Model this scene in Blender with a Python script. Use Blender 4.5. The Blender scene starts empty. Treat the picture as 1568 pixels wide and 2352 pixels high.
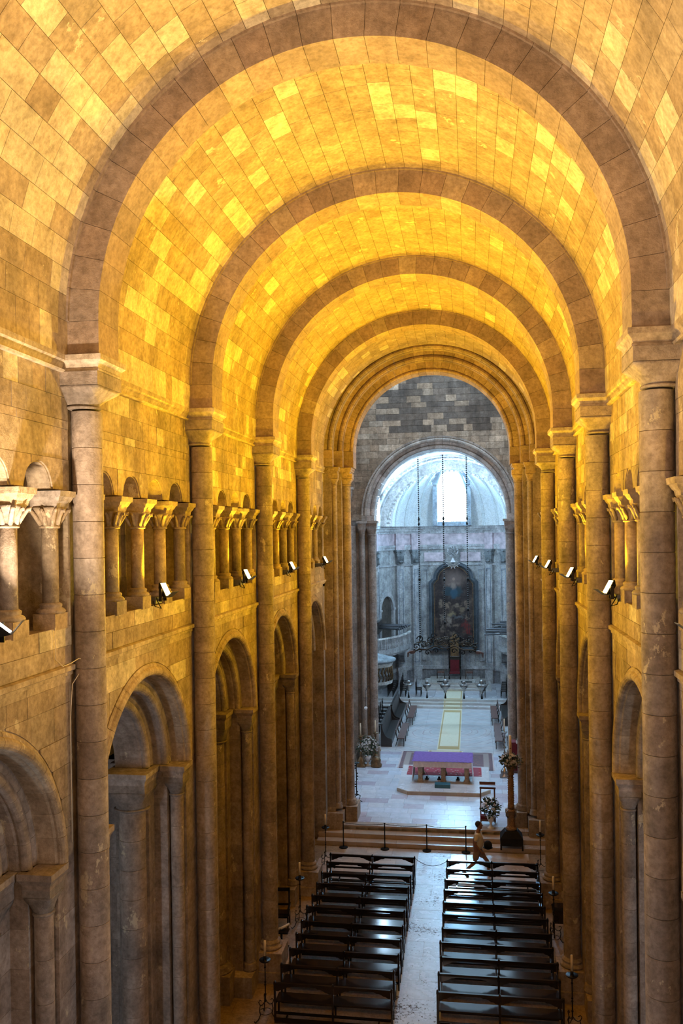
import bpy, bmesh, math, random
from mathutils import Vector, Matrix
PI = math.pi
rnd = random.Random(7)
SC = bpy.context.scene
COL = SC.collection

# ---------------------------------------------------------------- camera
F_PX, W_PX, H_PX = 1950.2, 1568.0, 2352.0
YAW, PITCH, ROLL = 0.15182, -0.00562, -0.014104
CAM = Vector((1.5928, 0.0, 12.3))
cd = bpy.data.cameras.new('camera')
cam = bpy.data.objects.new('camera', cd); COL.objects.link(cam)
cd.sensor_width = 36.0; cd.sensor_fit = 'AUTO'
cd.lens = F_PX / H_PX * 36.0
cd.shift_y = 57.7 / H_PX
cd.clip_start = 0.05; cd.clip_end = 400
cy, sy, cp, sp = math.cos(YAW), math.sin(YAW), math.cos(PITCH), math.sin(PITCH)
fw = Vector((-sy*cp, cy*cp, sp)); rt = Vector((cy, sy, 0)); up = rt.cross(fw)
c_, s_ = math.cos(ROLL), math.sin(ROLL)
r2 = rt*c_ + up*s_; u2 = up*c_ - rt*s_
mw = Matrix((r2, u2, -fw)).transposed().to_4x4(); mw.translation = CAM
cam.matrix_world = mw
SC.camera = cam

# ---------------------------------------------------------------- world, exposure
w = bpy.data.worlds.new('sky'); SC.world = w; w.use_nodes = True
bg = w.node_tree.nodes['Background']
bg.inputs['Color'].default_value = (0.45, 0.70, 1.0, 1); bg.inputs['Strength'].default_value = 1.6
vs = SC.view_settings
vs.view_transform = 'Standard'; vs.look = 'None'; vs.exposure = 0.0; vs.gamma = 1.0; vs.use_curve_mapping = False

# light strengths (the lamps and windows themselves are built further down)
LAMP_POWER = 640.0
LAMP_COL = (1.0, 0.61, 0.02)
LAMP_COL_NEAR = (1.0, 0.64, 0.16)
DAY = (0.50, 0.75, 1.0)

# ---------------------------------------------------------------- materials
def nodes_of(m):
    m.use_nodes = True
    nt = m.node_tree; nt.nodes.clear()
    out = nt.nodes.new('ShaderNodeOutputMaterial'); b = nt.nodes.new('ShaderNodeBsdfPrincipled')
    nt.links.new(b.outputs[0], out.inputs[0])
    return nt, b
def N(nt, t, **kw):
    n = nt.nodes.new(t)
    for k, v in kw.items(): setattr(n, k, v)
    return n
def ramp(nt, fac, stops):
    r = N(nt, 'ShaderNodeValToRGB'); e = r.color_ramp.elements
    while len(e) < len(stops): e.new(0.5)
    for i, (p, c) in enumerate(stops):
        e[i].position = p; e[i].color = (*c, 1) if len(c) == 3 else c
    nt.links.new(fac, r.inputs[0]); return r.outputs[0]
def mixc(nt, a, b, fac, mode='MIX'):
    m = N(nt, 'ShaderNodeMix', data_type='RGBA', blend_type=mode)
    for s, v in ((0, fac), (6, a), (7, b)):
        if hasattr(v, 'is_linked'): nt.links.new(v, m.inputs[s])
        elif s == 0: m.inputs[0].default_value = v
        else: m.inputs[s].default_value = (*v, 1)
    return m.outputs[2]
def noise(nt, vec, scale, detail=4, rough=0.55):
    n = N(nt, 'ShaderNodeTexNoise'); n.inputs['Scale'].default_value = scale
    n.inputs['Detail'].default_value = detail; n.inputs['Roughness'].default_value = rough
    if vec is not None: nt.links.new(vec, n.inputs['Vector'])
    return n.outputs[0]
def stretch(nt, vec, s):
    m = N(nt, 'ShaderNodeMapping'); m.inputs['Scale'].default_value = s
    nt.links.new(vec, m.inputs['Vector']); return m.outputs[0]
def stone(name, rough=0.85, streak=0.5, bump=0.5, mott=0.5, patch=None):
    """limestone: the block's own colour comes from the object's colour; mottling, streaks and pits are procedural"""
    m = bpy.data.materials.new(name); nt, b = nodes_of(m)
    geo = N(nt, 'ShaderNodeNewGeometry'); P = geo.outputs['Position']
    oi = N(nt, 'ShaderNodeObjectInfo')
    col = oi.outputs['Color']
    n1 = noise(nt, P, 1.3, 6, 0.62); n2 = noise(nt, P, 14, 4, 0.6)
    n3 = noise(nt, stretch(nt, P, (3.5, 3.5, 0.35)), 1.0, 5, 0.6)
    n6 = noise(nt, P, 5.5, 7, 0.72)
    a = 1 - 0.42*mott; z = 1 + 0.26*mott
    col = mixc(nt, col, ramp(nt, n1, [(0.32, (a, a, a)), (0.68, (z, z*0.99, z*0.96))]), 1.0, 'MULTIPLY')
    a2 = 1 - 0.40*mott
    col = mixc(nt, col, ramp(nt, n6, [(0.30, (a2, a2*0.97, a2*0.93)), (0.58, (1.08, 1.08, 1.08))]), 1.0, 'MULTIPLY')
    col = mixc(nt, col, ramp(nt, n2, [(0.28, (0.74, 0.72, 0.70)), (0.60, (1.10,)*3)]), 1.0, 'MULTIPLY')
    if streak:
        d = 1 - 0.45*streak
        col = mixc(nt, col, ramp(nt, n3, [(0.36, (d, d*0.98, d*0.95)), (0.56, (1, 1, 1))]), 1.0, 'MULTIPLY')
    if patch:
        n5 = noise(nt, stretch(nt, P, (1, 1, 0.6)), 2.1, 8, 0.74)
        f = ramp(nt, n5, [(0.615, (0, 0, 0)), (0.635, (1, 1, 1))])
        col = mixc(nt, col, patch, f)
    n4 = noise(nt, P, 30, 5, 0.7)
    bp = N(nt, 'ShaderNodeBump'); bp.inputs['Strength'].default_value = bump; bp.inputs['Distance'].default_value = 0.02
    nt.links.new(n4, bp.inputs['Height']); nt.links.new(bp.outputs[0], b.inputs['Normal'])
    nt.links.new(col, b.inputs['Base Color'])
    b.inputs['Roughness'].default_value = rough
    b.inputs['Specular IOR Level'].default_value = 0.25
    return m
def plain(name, col, rough=0.5, metal=0.0, vary=0.15, scale=8, spec=0.5, grain=None, bump=0.0):
    m = bpy.data.materials.new(name); nt, b = nodes_of(m)
    tc = N(nt, 'ShaderNodeTexCoord'); P = tc.outputs['Object']
    if grain: P = stretch(nt, P, grain)
    n = noise(nt, P, scale, 4)
    lo = tuple(c*(1-vary) for c in col); hi = tuple(min(1, c*(1+vary)) for c in col)
    c = ramp(nt, n, [(0.3, lo), (0.7, hi)])
    nt.links.new(c, b.inputs['Base Color'])
    b.inputs['Roughness'].default_value = rough; b.inputs['Metallic'].default_value = metal
    b.inputs['Specular IOR Level'].default_value = spec
    if bump:
        bp = N(nt, 'ShaderNodeBump'); bp.inputs['Strength'].default_value = bump; bp.inputs['Distance'].default_value = 0.01
        nt.links.new(n, bp.inputs['Height']); nt.links.new(bp.outputs[0], b.inputs['Normal'])
    return m
def lit(name, col, strength):
    m = bpy.data.materials.new(name); m.use_nodes = True; nt = m.node_tree; nt.nodes.clear()
    out = nt.nodes.new('ShaderNodeOutputMaterial'); e = nt.nodes.new('ShaderNodeEmission')
    e.inputs[0].default_value = (*col, 1); e.inputs[1].default_value = strength
    nt.links.new(e.outputs[0], out.inputs[0]); return m
def marble(name, rough, pits=0.0, vein=(0.30, 0.24, 0.25)):
    m = bpy.data.materials.new(name); nt, b = nodes_of(m)
    geo = N(nt, 'ShaderNodeNewGeometry'); P = geo.outputs['Position']
    oi = N(nt, 'ShaderNodeObjectInfo')
    n1 = noise(nt, P, 2.2, 6, 0.65); n2 = noise(nt, P, 9, 6, 0.7)
    col = mixc(nt, oi.outputs['Color'], ramp(nt, n1, [(0.32, (0.80, 0.78, 0.80)), (0.65, (1.06, 1.06, 1.06))]), 1.0, 'MULTIPLY')
    col = mixc(nt, col, vein, ramp(nt, n2, [(0.30, (0.45,)*3), (0.40, (0, 0, 0))]))
    rr = ramp(nt, n1, [(0.3, (rough*1.5,)*3), (0.7, (rough*0.8,)*3)])
    if pits:
        n3 = noise(nt, P, 11, 7, 0.75); n4 = noise(nt, P, 0.9, 3, 0.5)
        mm = N(nt, 'ShaderNodeMath', operation='ADD'); nt.links.new(n3, mm.inputs[0])
        m2 = N(nt, 'ShaderNodeMath', operation='MULTIPLY'); nt.links.new(n4, m2.inputs[0]); m2.inputs[1].default_value = 0.45
        nt.links.new(m2.outputs[0], mm.inputs[1])
        pf = ramp(nt, mm.outputs[0], [(0.615, (1, 1, 1)), (0.64, (0, 0, 0))])
        col = mixc(nt, col, (0.055, 0.04, 0.035), mixc(nt, (0, 0, 0), pf, pits, 'MIX'))
        bp = N(nt, 'ShaderNodeBump'); bp.inputs['Strength'].default_value = 0.5; bp.inputs['Distance'].default_value = 0.01
        nt.links.new(n3, bp.inputs['Height']); nt.links.new(bp.outputs[0], b.inputs['Normal'])
        rr = mixc(nt, rr, (0.6, 0.6, 0.6), pf)
    nt.links.new(col, b.inputs['Base Color']); nt.links.new(rr, b.inputs['Roughness'])
    return m
M = {}
M['stone'] = stone('limestone', bump=0.8, mott=0.8, patch=(0.52, 0.42, 0.28))
M['vault'] = stone('vault_limestone', streak=0.25, bump=0.6, mott=0.7, patch=(0.56, 0.46, 0.31))
M['arch'] = stone('arch_limestone', streak=0.2, bump=0.7, mott=0.6)
M['rough'] = stone('rough_tooled_stone', bump=1.0, streak=0.1, mott=0.9)
M['dark'] = stone('weathered_stone', streak=0.6, bump=0.7, mott=0.9)
M['choir'] = stone('choir_marble', rough=0.6, streak=0.45, bump=0.25, mott=0.95)
M['choir_plain'] = stone('choir_plaster', rough=0.7, streak=0.1, bump=0.1, mott=0.2)
M['pink'] = plain('pink_marble', (0.52, 0.42, 0.44), 0.45, vary=0.4, scale=2.2)
M['slab'] = marble('worn_marble_slab', 0.22, pits=1.0)
M['tile'] = marble('polished_marble_tile', 0.20)
M['floor'] = stone('floor_stone', rough=0.45, bump=0.4)
M['wood'] = plain('dark_varnished_wood', (0.014, 0.009, 0.007), 0.12, vary=0.4, scale=6, grain=(0.4, 5, 5))
M['stall'] = plain('black_oak', (0.028, 0.022, 0.020), 0.30, vary=0.4, scale=5, grain=(4, 0.4, 4))
M['redwood'] = plain('red_brown_wood', (0.13, 0.055, 0.04), 0.4, vary=0.3, grain=(5, 0.5, 5))
M['iron'] = plain('black_iron', (0.012, 0.010, 0.010), 0.45, 0.6)
M['black'] = plain('black_plastic', (0.010, 0.010, 0.011), 0.75, spec=0.2)
M['galv'] = plain('grey_painted_metal', (0.10, 0.10, 0.11), 0.45, 0.5)
M['silver'] = plain('silver', (0.34, 0.32, 0.31), 0.28, 1.0)
M['bronze'] = plain('dark_bronze', (0.055, 0.035, 0.02), 0.4, 0.8, vary=0.5)
M['gilt'] = plain('dull_gilt_wood', (0.17, 0.10, 0.045), 0.45, 0.5, vary=0.5)
M['column'] = plain('carved_ochre_stone', (0.23, 0.13, 0.06), 0.7, vary=0.5, scale=20, bump=0.6)
M['wax'] = plain('ivory_wax', (0.72, 0.60, 0.42), 0.5, vary=0.05)
M['purple'] = plain('purple_cloth', (0.16, 0.075, 0.30), 0.9, vary=0.2)
M['linen'] = plain('white_linen', (0.72, 0.66, 0.66), 0.9, vary=0.12)
M['red'] = plain('red_velvet', (0.13, 0.008, 0.012), 0.85, vary=0.3)
M['green'] = plain('leaf_green', (0.035, 0.06, 0.025), 0.6, vary=0.5, scale=20)
M['white'] = plain('white_petal', (0.62, 0.58, 0.56), 0.7, vary=0.15, scale=30)
M['glasswhite'] = plain('white_globe', (0.8, 0.8, 0.8), 0.2)
M['tshirt'] = plain('beige_cotton', (0.62, 0.55, 0.45), 0.9, vary=0.12)
M['shorts'] = plain('tan_cotton', (0.26, 0.18, 0.14), 0.9, vary=0.15)
M['skin'] = plain('skin', (0.24, 0.115, 0.075), 0.6, vary=0.1)
M['hair'] = plain('dark_hair', (0.02, 0.014, 0.012), 0.7)
M['lens'] = lit('lit_lens_warm', (1.0, 0.62, 0.20), 28)
M['lensw'] = lit('lit_lens_white', (1.0, 0.93, 0.80), 60)
M['pane_apse'] = lit('daylit_pane_apse', (0.32, 0.66, 1.0), 120)
M['pane_side'] = lit('daylit_pane_side', DAY, 105)
M['pane_top'] = lit('lantern_and_fill_pane', (0.52, 0.74, 1.0), 15.0)
M['pane_west'] = lit('daylit_pane_west', (1.0, 0.80, 0.70), 10.5)
M['pane_aisle'] = lit('daylit_pane_aisle', (0.62, 0.78, 1.0), 26.0)
M['sky_fresco'] = plain('blue_painted_plaster', (0.10, 0.30, 0.55), 0.7, vary=0.1)

# colours of single stones (linear)
def tone(base, v=0.12):
    k = 1 + rnd.uniform(-v, v); t = rnd.uniform(-0.03, 0.03)
    return (min(1, base[0]*k), min(1, base[1]*k*(1-t)), min(1, base[2]*k*(1-2*t)), 1)
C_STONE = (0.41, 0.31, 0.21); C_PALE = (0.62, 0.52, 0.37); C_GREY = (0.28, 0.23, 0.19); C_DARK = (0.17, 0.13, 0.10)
C_ARCH = (0.33, 0.24, 0.175); C_CHOIR = (0.42, 0.42, 0.43); C_COL = (0.36, 0.285, 0.23)

# ---------------------------------------------------------------- mesh helpers
class MB:
    def __init__(s): s.v = []; s.f = []; s.sm = []
    def add(s, vs_, fs, smooth=False):
        o = len(s.v); s.v += [tuple(v) for v in vs_]; s.f += [tuple(i+o for i in f) for f in fs]; s.sm += [smooth]*len(fs); return s
    def box(s, x0, x1, y0, y1, z0, z1):
        if x0 > x1: x0, x1 = x1, x0
        if y0 > y1: y0, y1 = y1, y0
        if z0 > z1: z0, z1 = z1, z0
        v = [(x0,y0,z0),(x1,y0,z0),(x1,y1,z0),(x0,y1,z0),(x0,y0,z1),(x1,y0,z1),(x1,y1,z1),(x0,y1,z1)]
        return s.add(v, [(0,3,2,1),(4,5,6,7),(0,1,5,4),(1,2,6,5),(2,3,7,6),(3,0,4,7)])
    def taper(s, a, b):
        """frustum between rectangle a=(x0,x1,y0,y1,z) and b"""
        v = [(a[0],a[2],a[4]),(a[1],a[2],a[4]),(a[1],a[3],a[4]),(a[0],a[3],a[4]),(b[0],b[2],b[4]),(b[1],b[2],b[4]),(b[1],b[3],b[4]),(b[0],b[3],b[4])]
        return s.add(v, [(0,3,2,1),(4,5,6,7),(0,1,5,4),(1,2,6,5),(2,3,7,6),(3,0,4,7)])
    def prism(s, poly, d0, d1, axis='x', smooth=False):
        """poly in the plane normal to axis: axis x -> (y,z); axis y -> (x,z); axis z -> (x,y)"""
        n = len(poly)
        def P(p, d): return (d, p[0], p[1]) if axis == 'x' else ((p[0], d, p[1]) if axis == 'y' else (p[0], p[1], d))
        v = [P(p, d0) for p in poly] + [P(p, d1) for p in poly]
        fs = [tuple(range(n))[::-1], tuple(range(n, 2*n))] + [(i, (i+1) % n, n+(i+1) % n, n+i) for i in range(n)]
        return s.add(v, fs, smooth)
    def lathe(s, prof, cx=0, cy=0, cz=0, seg=20, a0=0, a1=2*PI, smooth=True, cap=True, sq=None):
        """prof: list of (r,z). sq: per-row squareness 0..1"""
        full = abs(a1-a0-2*PI) < 1e-6; n = seg if full else seg+1; v = []
        for k, (r, z) in enumerate(prof):
            q = sq[k] if sq else 0
            for i in range(n):
                a = a0+(a1-a0)*i/seg; ca, sa = math.cos(a), math.sin(a)
                m = r*((1-q) + q/max(abs(ca), abs(sa)))
                v.append((cx+m*ca, cy+m*sa, cz+z))
        fs = []
        for k in range(len(prof)-1):
            for i in range(seg):
                j = (i+1) % n if full else i+1
                fs.append((k*n+i, k*n+j, (k+1)*n+j, (k+1)*n+i))
        s.add(v, fs, smooth)
        if cap and full:
            o = len(s.v)-len(v)
            s.f.append(tuple(o+i for i in range(n))[::-1]); s.f.append(tuple(o+(len(prof)-1)*n+i for i in range(n))); s.sm += [False, False]
        return s
    def tube(s, pts, r, seg=6, smooth=True):
        pts = [Vector(p) for p in pts]; n = len(pts); rings = []
        rr = r if isinstance(r, (list, tuple)) else [r]*n
        prev = None
        for i, p in enumerate(pts):
            t = (pts[min(i+1, n-1)]-pts[max(i-1, 0)])
            if t.length < 1e-9: t = Vector((0, 0, 1))
            t.normalize()
            if prev is None: u = t.orthogonal().normalized()
            else:
                u = prev - t*prev.dot(t)
                u = u.normalized() if u.length > 1e-6 else t.orthogonal().normalized()
            prev = u; w_ = t.cross(u)
            rings.append([p + (u*math.cos(2*PI*k/seg)+w_*math.sin(2*PI*k/seg))*rr[i] for k in range(seg)])
        v = [q for R in rings for q in R]
        fs = [(i*seg+k, i*seg+(k+1) % seg, (i+1)*seg+(k+1) % seg, (i+1)*seg+k) for i in range(n-1) for k in range(seg)]
        fs += [tuple(range(seg))[::-1], tuple((n-1)*seg+k for k in range(seg))]
        return s.add(v, fs, smooth)
    def ball(s, c, r, seg=8, rings=5, sc=(1, 1, 1)):
        v = [(c[0], c[1], c[2]+r*sc[2])]
        for i in range(1, rings):
            a = PI*i/rings
            for k in range(seg):
                b = 2*PI*k/seg
                v.append((c[0]+r*sc[0]*math.sin(a)*math.cos(b), c[1]+r*sc[1]*math.sin(a)*math.sin(b), c[2]+r*sc[2]*math.cos(a)))
        v.append((c[0], c[1], c[2]-r*sc[2])); L = len(v)-1; fs = []
        for k in range(seg):
            fs.append((0, 1+k, 1+(k+1) % seg)); fs.append((L, L-seg+(k+1) % seg, L-seg+k))
        for i in range(rings-2):
            for k in range(seg):
                a = 1+i*seg+k; b = 1+i*seg+(k+1) % seg
                fs.append((a, a+seg, b+seg, b))
        return s.add(v, fs, True)
    def sweep(s, prof, path_fn, ts, closed=True, smooth=False):
        """prof: list of (u,v); path_fn(t,u,v)->xyz"""
        n = len(prof); v = [path_fn(t, u, q) for t in ts for (u, q) in prof]; m = len(ts); fs = []
        for i in range(m-1):
            for k in range(n if closed else n-1):
                fs.append((i*n+k, i*n+(k+1) % n, (i+1)*n+(k+1) % n, (i+1)*n+k))
        s.add(v, fs, smooth)
        if closed:
            o = len(s.v)-len(v)
            s.f.append(tuple(o+k for k in range(n))[::-1]); s.f.append(tuple(o+(m-1)*n+k for k in range(n))); s.sm += [False, False]
        return s
    def mesh(s, name, mat=None):
        me = bpy.data.meshes.new(name); me.from_pydata(s.v, [], s.f); me.polygons.foreach_set('use_smooth', s.sm)
        if mat: me.materials.append(M[mat] if isinstance(mat, str) else mat)
        bm = bmesh.new(); bm.from_mesh(me); bmesh.ops.recalc_face_normals(bm, faces=bm.faces); bm.to_mesh(me); bm.free()
        me.update(); return me
def put(name, mesh, parent=None, loc=(0, 0, 0), rot=(0, 0, 0), scale=(1, 1, 1), color=None):
    o = bpy.data.objects.new(name, mesh); COL.objects.link(o)
    o.location = loc; o.rotation_euler = rot; o.scale = scale
    if parent: o.parent = parent
    o.color = color if color else (*C_STONE, 1)
    return o
def struct(name, mesh, **kw):
    o = put(name, mesh, **kw)
    if not kw.get('parent'): o['kind'] = 'structure'
    return o
def thing(name, label, cat, loc=(0, 0, 0), rz=0, group=None):
    o = bpy.data.objects.new(name, None); COL.objects.link(o); o.empty_display_size = 0.1
    o.location = loc; o.rotation_euler = (0, 0, rz); o['label'] = label; o['category'] = cat
    if group: o['group'] = group
    return o
def tag(o, label, cat, group=None, kind=None):
    o['label'] = label; o['category'] = cat
    if group: o['group'] = group
    if kind: o['kind'] = kind
    return o
def dup(root, loc, rz=0, label=None, group=None):
    r = root.copy(); COL.objects.link(r); r.location = loc; r.rotation_euler = (0, 0, rz)
    if label: r['label'] = label
    if group: r['group'] = group
    for ch in root.children:
        c = ch.copy(); COL.objects.link(c); c.parent = r
        for g in ch.children:
            d = g.copy(); COL.objects.link(d); d.parent = c
    return r
UNIT = {}
def unit(mat):
    if mat not in UNIT: UNIT[mat] = MB().box(-.5, .5, -.5, .5, -.5, .5).mesh('block', mat)
    return UNIT[mat]
def block(name, parent, x0, x1, y0, y1, z0, z1, mat='stone', color=None):
    return put(name, unit(mat), parent, ((x0+x1)/2, (y0+y1)/2, (z0+z1)/2), (0, 0, 0), (abs(x1-x0), abs(y1-y0), abs(z1-z0)), color)
SIDE = {-1: 'left', 1: 'right'}
ORD = ['first', 'second', 'third', 'fourth', 'fifth', 'sixth', 'seventh', 'eighth', 'ninth', 'tenth', 'eleventh']

# ================================================================= LARGE STRUCTURE
PY = [6.5, 12.03, 17.5, 23.0, 28.6]          # pier centres along the nave; the crossing piers stand at 33.5-35.3
CR = 34.1
BAYS = [(6.5, 12.03), (12.03, 17.5), (17.5, 23.0), (23.0, 28.6), (28.6, CR)]
ZI, ZC = 14.93, 15.43                          # impost top, centre of the vault
WX, VX, RS = 4.30, 4.20, 3.72                  # wall plane, vault radius, soffit radius of the transverse arches
GAP = 0.006

# ---- floors
fl = struct('floor', MB().box(-9, 9, -7, 32.85, -0.3, -0.02).mesh('floor', 'floor'), color=(0.30, 0.22, 0.14, 1))
y = 18.0; ri = 0
ys = []
while y < 32.8:
    h = rnd.choice((0.62, 0.75, 0.9)); ys.append((y, min(y+h, 32.8))); y += h
for (a, b) in ys:                              # worn slabs of the aisle between the pews
    cuts = [-0.56, 0.05+rnd.uniform(-.1, .1), 0.66] if rnd.random() < .45 else [-0.56, 0.66]
    for c0, c1 in zip(cuts, cuts[1:]):
        block('slab', fl, c0+GAP/2, c1-GAP/2, a+GAP/2, b-GAP/2, -0.06, 0, 'slab', tone((0.50, 0.54, 0.60), .07))
    for sgn in (-1, 1):
        x = 0.66 if sgn > 0 else -0.56
        while abs(x) < 5.6:
            ww = rnd.choice((0.8, 1.0, 1.3)); x2 = x+sgn*ww
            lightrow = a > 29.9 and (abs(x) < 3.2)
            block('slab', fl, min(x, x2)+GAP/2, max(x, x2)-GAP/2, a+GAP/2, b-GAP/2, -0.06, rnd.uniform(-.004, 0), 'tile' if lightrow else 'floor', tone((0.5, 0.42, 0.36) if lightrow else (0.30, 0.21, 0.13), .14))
            x = x2
# steps up to the crossing
ST = [(32.85, 33.3, 0.17), (33.3, 33.76, 0.34)]
steps = struct('floor', MB().box(-7.5, 7.5, 32.85, 33.8, -0.1, 0.02).mesh('floor', 'floor'), color=(0.36, 0.27, 0.19, 1))
for (a, b, z) in ST:
    x = -4.6
    while x < 4.6:
        x2 = min(4.6, x+rnd.uniform(1.1, 1.9))
        o = block('step_stone', steps, x+GAP/2, x2-GAP/2, a, 33.9, z-0.17+.004, z, 'tile', tone((0.42, 0.32, 0.24), .1)); x = x2
ft = struct('floor', MB().box(-14, 14, 33.76, 56.55, -0.1, 0.45).mesh('floor', 'floor'), color=(0.5, 0.46, 0.44, 1))
x = -4.8
while x < 4.8:
    x2 = min(4.8, x+rnd.uniform(.9, 1.6)); block('step_stone', ft, x+GAP/2, x2-GAP/2, 33.76, 34.2, 0.344, 0.51, 'tile', tone((0.42, 0.33, 0.26), .1)); x = x2
y = 34.2; nt_ = 0
while y < 45.2:
    h = 0.62; x = -4.9 + rnd.uniform(0, .5)
    while x < 4.9:
        x2 = x+rnd.choice((.7, .85, 1.0))
        k = rnd.random(); c = (0.56, 0.60, 0.67) if k < .6 else ((0.62, 0.64, 0.68) if k < .88 else (0.47, 0.43, 0.49))
        block('tile', ft, x+GAP/2, x2-GAP/2, y+GAP/2, y+h-GAP/2, 0.45, 0.51, 'tile', tone(c, .06)); x = x2; nt_ += 1
    y += h
# inlaid pavement of the choir: rays of pink and grey marble
inl = bpy.data.materials.new('inlaid_marble'); nt, b = nodes_of(inl)
geo = N(nt, 'ShaderNodeNewGeometry'); P = geo.outputs['Position']
wv = N(nt, 'ShaderNodeTexWave', wave_type='RINGS', rings_direction='SPHERICAL'); wv.inputs['Scale'].default_value = 0.35; wv.inputs['Distortion'].default_value = 6; wv.inputs['Detail'].default_value = 2
mp = N(nt, 'ShaderNodeMapping'); mp.inputs['Location'].default_value = (-0.25, -50, 0); nt.links.new(P, mp.inputs[0]); nt.links.new(mp.outputs[0], wv.inputs[0])
nz = noise(nt, P, 1.6, 5)
colr = ramp(nt, wv.outputs['Color'], [(0.0, (0.60, 0.60, 0.62)), (0.55, (0.66, 0.65, 0.66)), (0.62, (0.50, 0.40, 0.42)), (0.8, (0.64, 0.62, 0.62))])
colr = mixc(nt, colr, ramp(nt, nz, [(0.3, (0.85,)*3), (0.7, (1.05,)*3)]), 1.0, 'MULTIPLY')
nt.links.new(colr, b.inputs['Base Color']); b.inputs['Roughness'].default_value = 0.25
M['inlaid'] = inl
for i in range(8):
    for j in range(8):
        x0 = -5.2+i*1.3; y0 = 45.2+j*1.42
        block('panel', ft, x0+GAP/2, x0+1.3-GAP/2, y0+GAP/2, y0+1.42-GAP/2, 0.45, 0.51, 'inlaid')
cs = struct('floor', MB().box(-6.5, 6.5, 57.75, 66, 0, 0.90).mesh('floor', 'tile'), color=(0.50, 0.49, 0.50, 1))
for (a, b, z) in [(56.55, 57.1, .66), (57.1, 57.5, .81), (57.5, 58.0, .96)]:
    x = -5.3
    while x < 5.3:
        x2 = min(5.3, x+1.77)
        block('step_stone', cs, x+GAP/2, x2-GAP/2, a, 58.1, z-.146, z, 'tile', tone((0.62, 0.60, 0.58), .06)); x = x2
y = 58.1
while y < 65:
    x = -5.3
    while x < 5.2:
        block('tile', cs, x+GAP/2, x+1.06-GAP/2, y+GAP/2, y+.99-GAP/2, 0.90, 0.96, 'tile', tone((0.50, 0.50, 0.52), .12)); x += 1.06
    y += 1.0

# ---- nave walls: solid layers with the arcade, the gallery and the stones on the face
def arch_fill(mb, s, x0, x1, yc, R, zs, ytop0, ytop1, ztop, n=16):
    """wall above a round opening, from the springing zs to ztop, between ytop0 and ytop1"""
    pts = [(yc+R*math.cos(PI*i/n), zs+R*math.sin(PI*i/n)) for i in range(n+1)][::-1]
    if ytop0 < yc-R: mb.box(s*x0, s*x1, ytop0, yc-R, zs, ztop)
    if ytop1 > yc+R: mb.box(s*x0, s*x1, yc+R, ytop1, zs, ztop)
    for (a, b) in zip(pts, pts[1:]):
        mb.prism([a, b, (b[0], ztop), (a[0], ztop)], s*x0, s*x1, 'x')
ZS = 7.60                                       # springing of the arcade arches
SILL, TSP = 10.98, 12.97                        # gallery sill and springing
TR, TP = 0.365, 1.125
def clip_half(poly, n, d):
    out = []
    for i in range(len(poly)):
        a, b = poly[i], poly[(i+1) % len(poly)]
        da = a[0]*n[0]+a[1]*n[1]-d; db = b[0]*n[0]+b[1]*n[1]-d
        if da >= 0: out.append(a)
        if (da >= 0) != (db >= 0):
            t = da/(da-db); out.append((a[0]+(b[0]-a[0])*t, a[1]+(b[1]-a[1])*t))
    return out
def ashlar(parent, s, xf, y0, y1, z0, z1, holes, hh=(.36, .5), ww=(.45, 1.0), pale=.12, base=C_STONE, mat='stone', th=.03, palew=None):
    """courses of stones on a wall face whose plane is x = s*xf; holes: ('c',yc,zc,R) or ('r',y0,y1,z0,z1)"""
    z = z0
    while z < z1-.05:
        h = rnd.uniform(*hh)
        if z+h > z1-.12: h = z1-z
        y = y0
        while y < y1-.02:
            wd = rnd.uniform(*ww)
            if y+wd > y1-.25: wd = y1-y
            pr = rnd.uniform(-.004, .006)
            c = tone(C_PALE, .06) if rnd.random() < (palew(y, z) if palew else pale) else tone(base, .12)
            Y0, Y1, Z0, Z1 = y+GAP/2, y+wd-GAP/2, z+GAP/2, z+h-GAP/2
            for H in holes:
                if H[0] == 'r':
                    if H[1] <= Y0 < H[2]: Y0 = H[2]
                    if H[1] < Y1 <= H[2]: Y1 = H[1]
            if Y1-Y0 > .03:
                near = [H for H in holes if H[0] == 'c' and Y1 > H[1]-H[3] and Y0 < H[1]+H[3] and Z0 < H[2]+H[3]]
                if not near: block('stone', parent, s*(xf-pr), s*(xf+th), Y0, Y1, Z0, Z1, mat, c)
                else:
                    n = 14 if wd > .3 else 8; runs = [[]]
                    for i in range(n+1):
                        yy = Y0+(Y1-Y0)*i/n; zl = Z0
                        for H in near:
                            dy = yy-H[1]
                            if abs(dy) < H[3]: zl = max(zl, H[2]+math.sqrt(H[3]**2-dy*dy))
                        if zl < Z1-.012: runs[-1].append((yy, zl))
                        elif runs[-1]: runs.append([])
                    for r_ in runs:
                        if len(r_) >= 2 and r_[-1][0]-r_[0][0] > .03:
                            mb2 = MB()
                            for p, q in zip(r_, r_[1:]): mb2.prism([p, q, (q[0], Z1), (p[0], Z1)], s*(xf-pr), s*(xf+th), 'x')
                            put('stone', mb2.mesh('stone', mat), parent, color=c)
            y += wd
        z += h
# archivolt voussoirs, one mesh per order (swept through a small angle about the x axis)
def vous_mesh(s, prof, da, mat, n=3):
    g = 0.0035/1.9
    return MB().sweep(prof, lambda t, u, v: (s*u, -v*math.sin(t), v*math.cos(t)), [-da/2+g+(da-2*g)*i/n for i in range(n+1)]).mesh('voussoir', mat)
def roll(cx, cr, r, a0, a1, n=7):
    return [(cx+r*math.cos(math.radians(a0+(a1-a0)*i/n)), cr+r*math.sin(math.radians(a0+(a1-a0)*i/n))) for i in range(n+1)]
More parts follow.
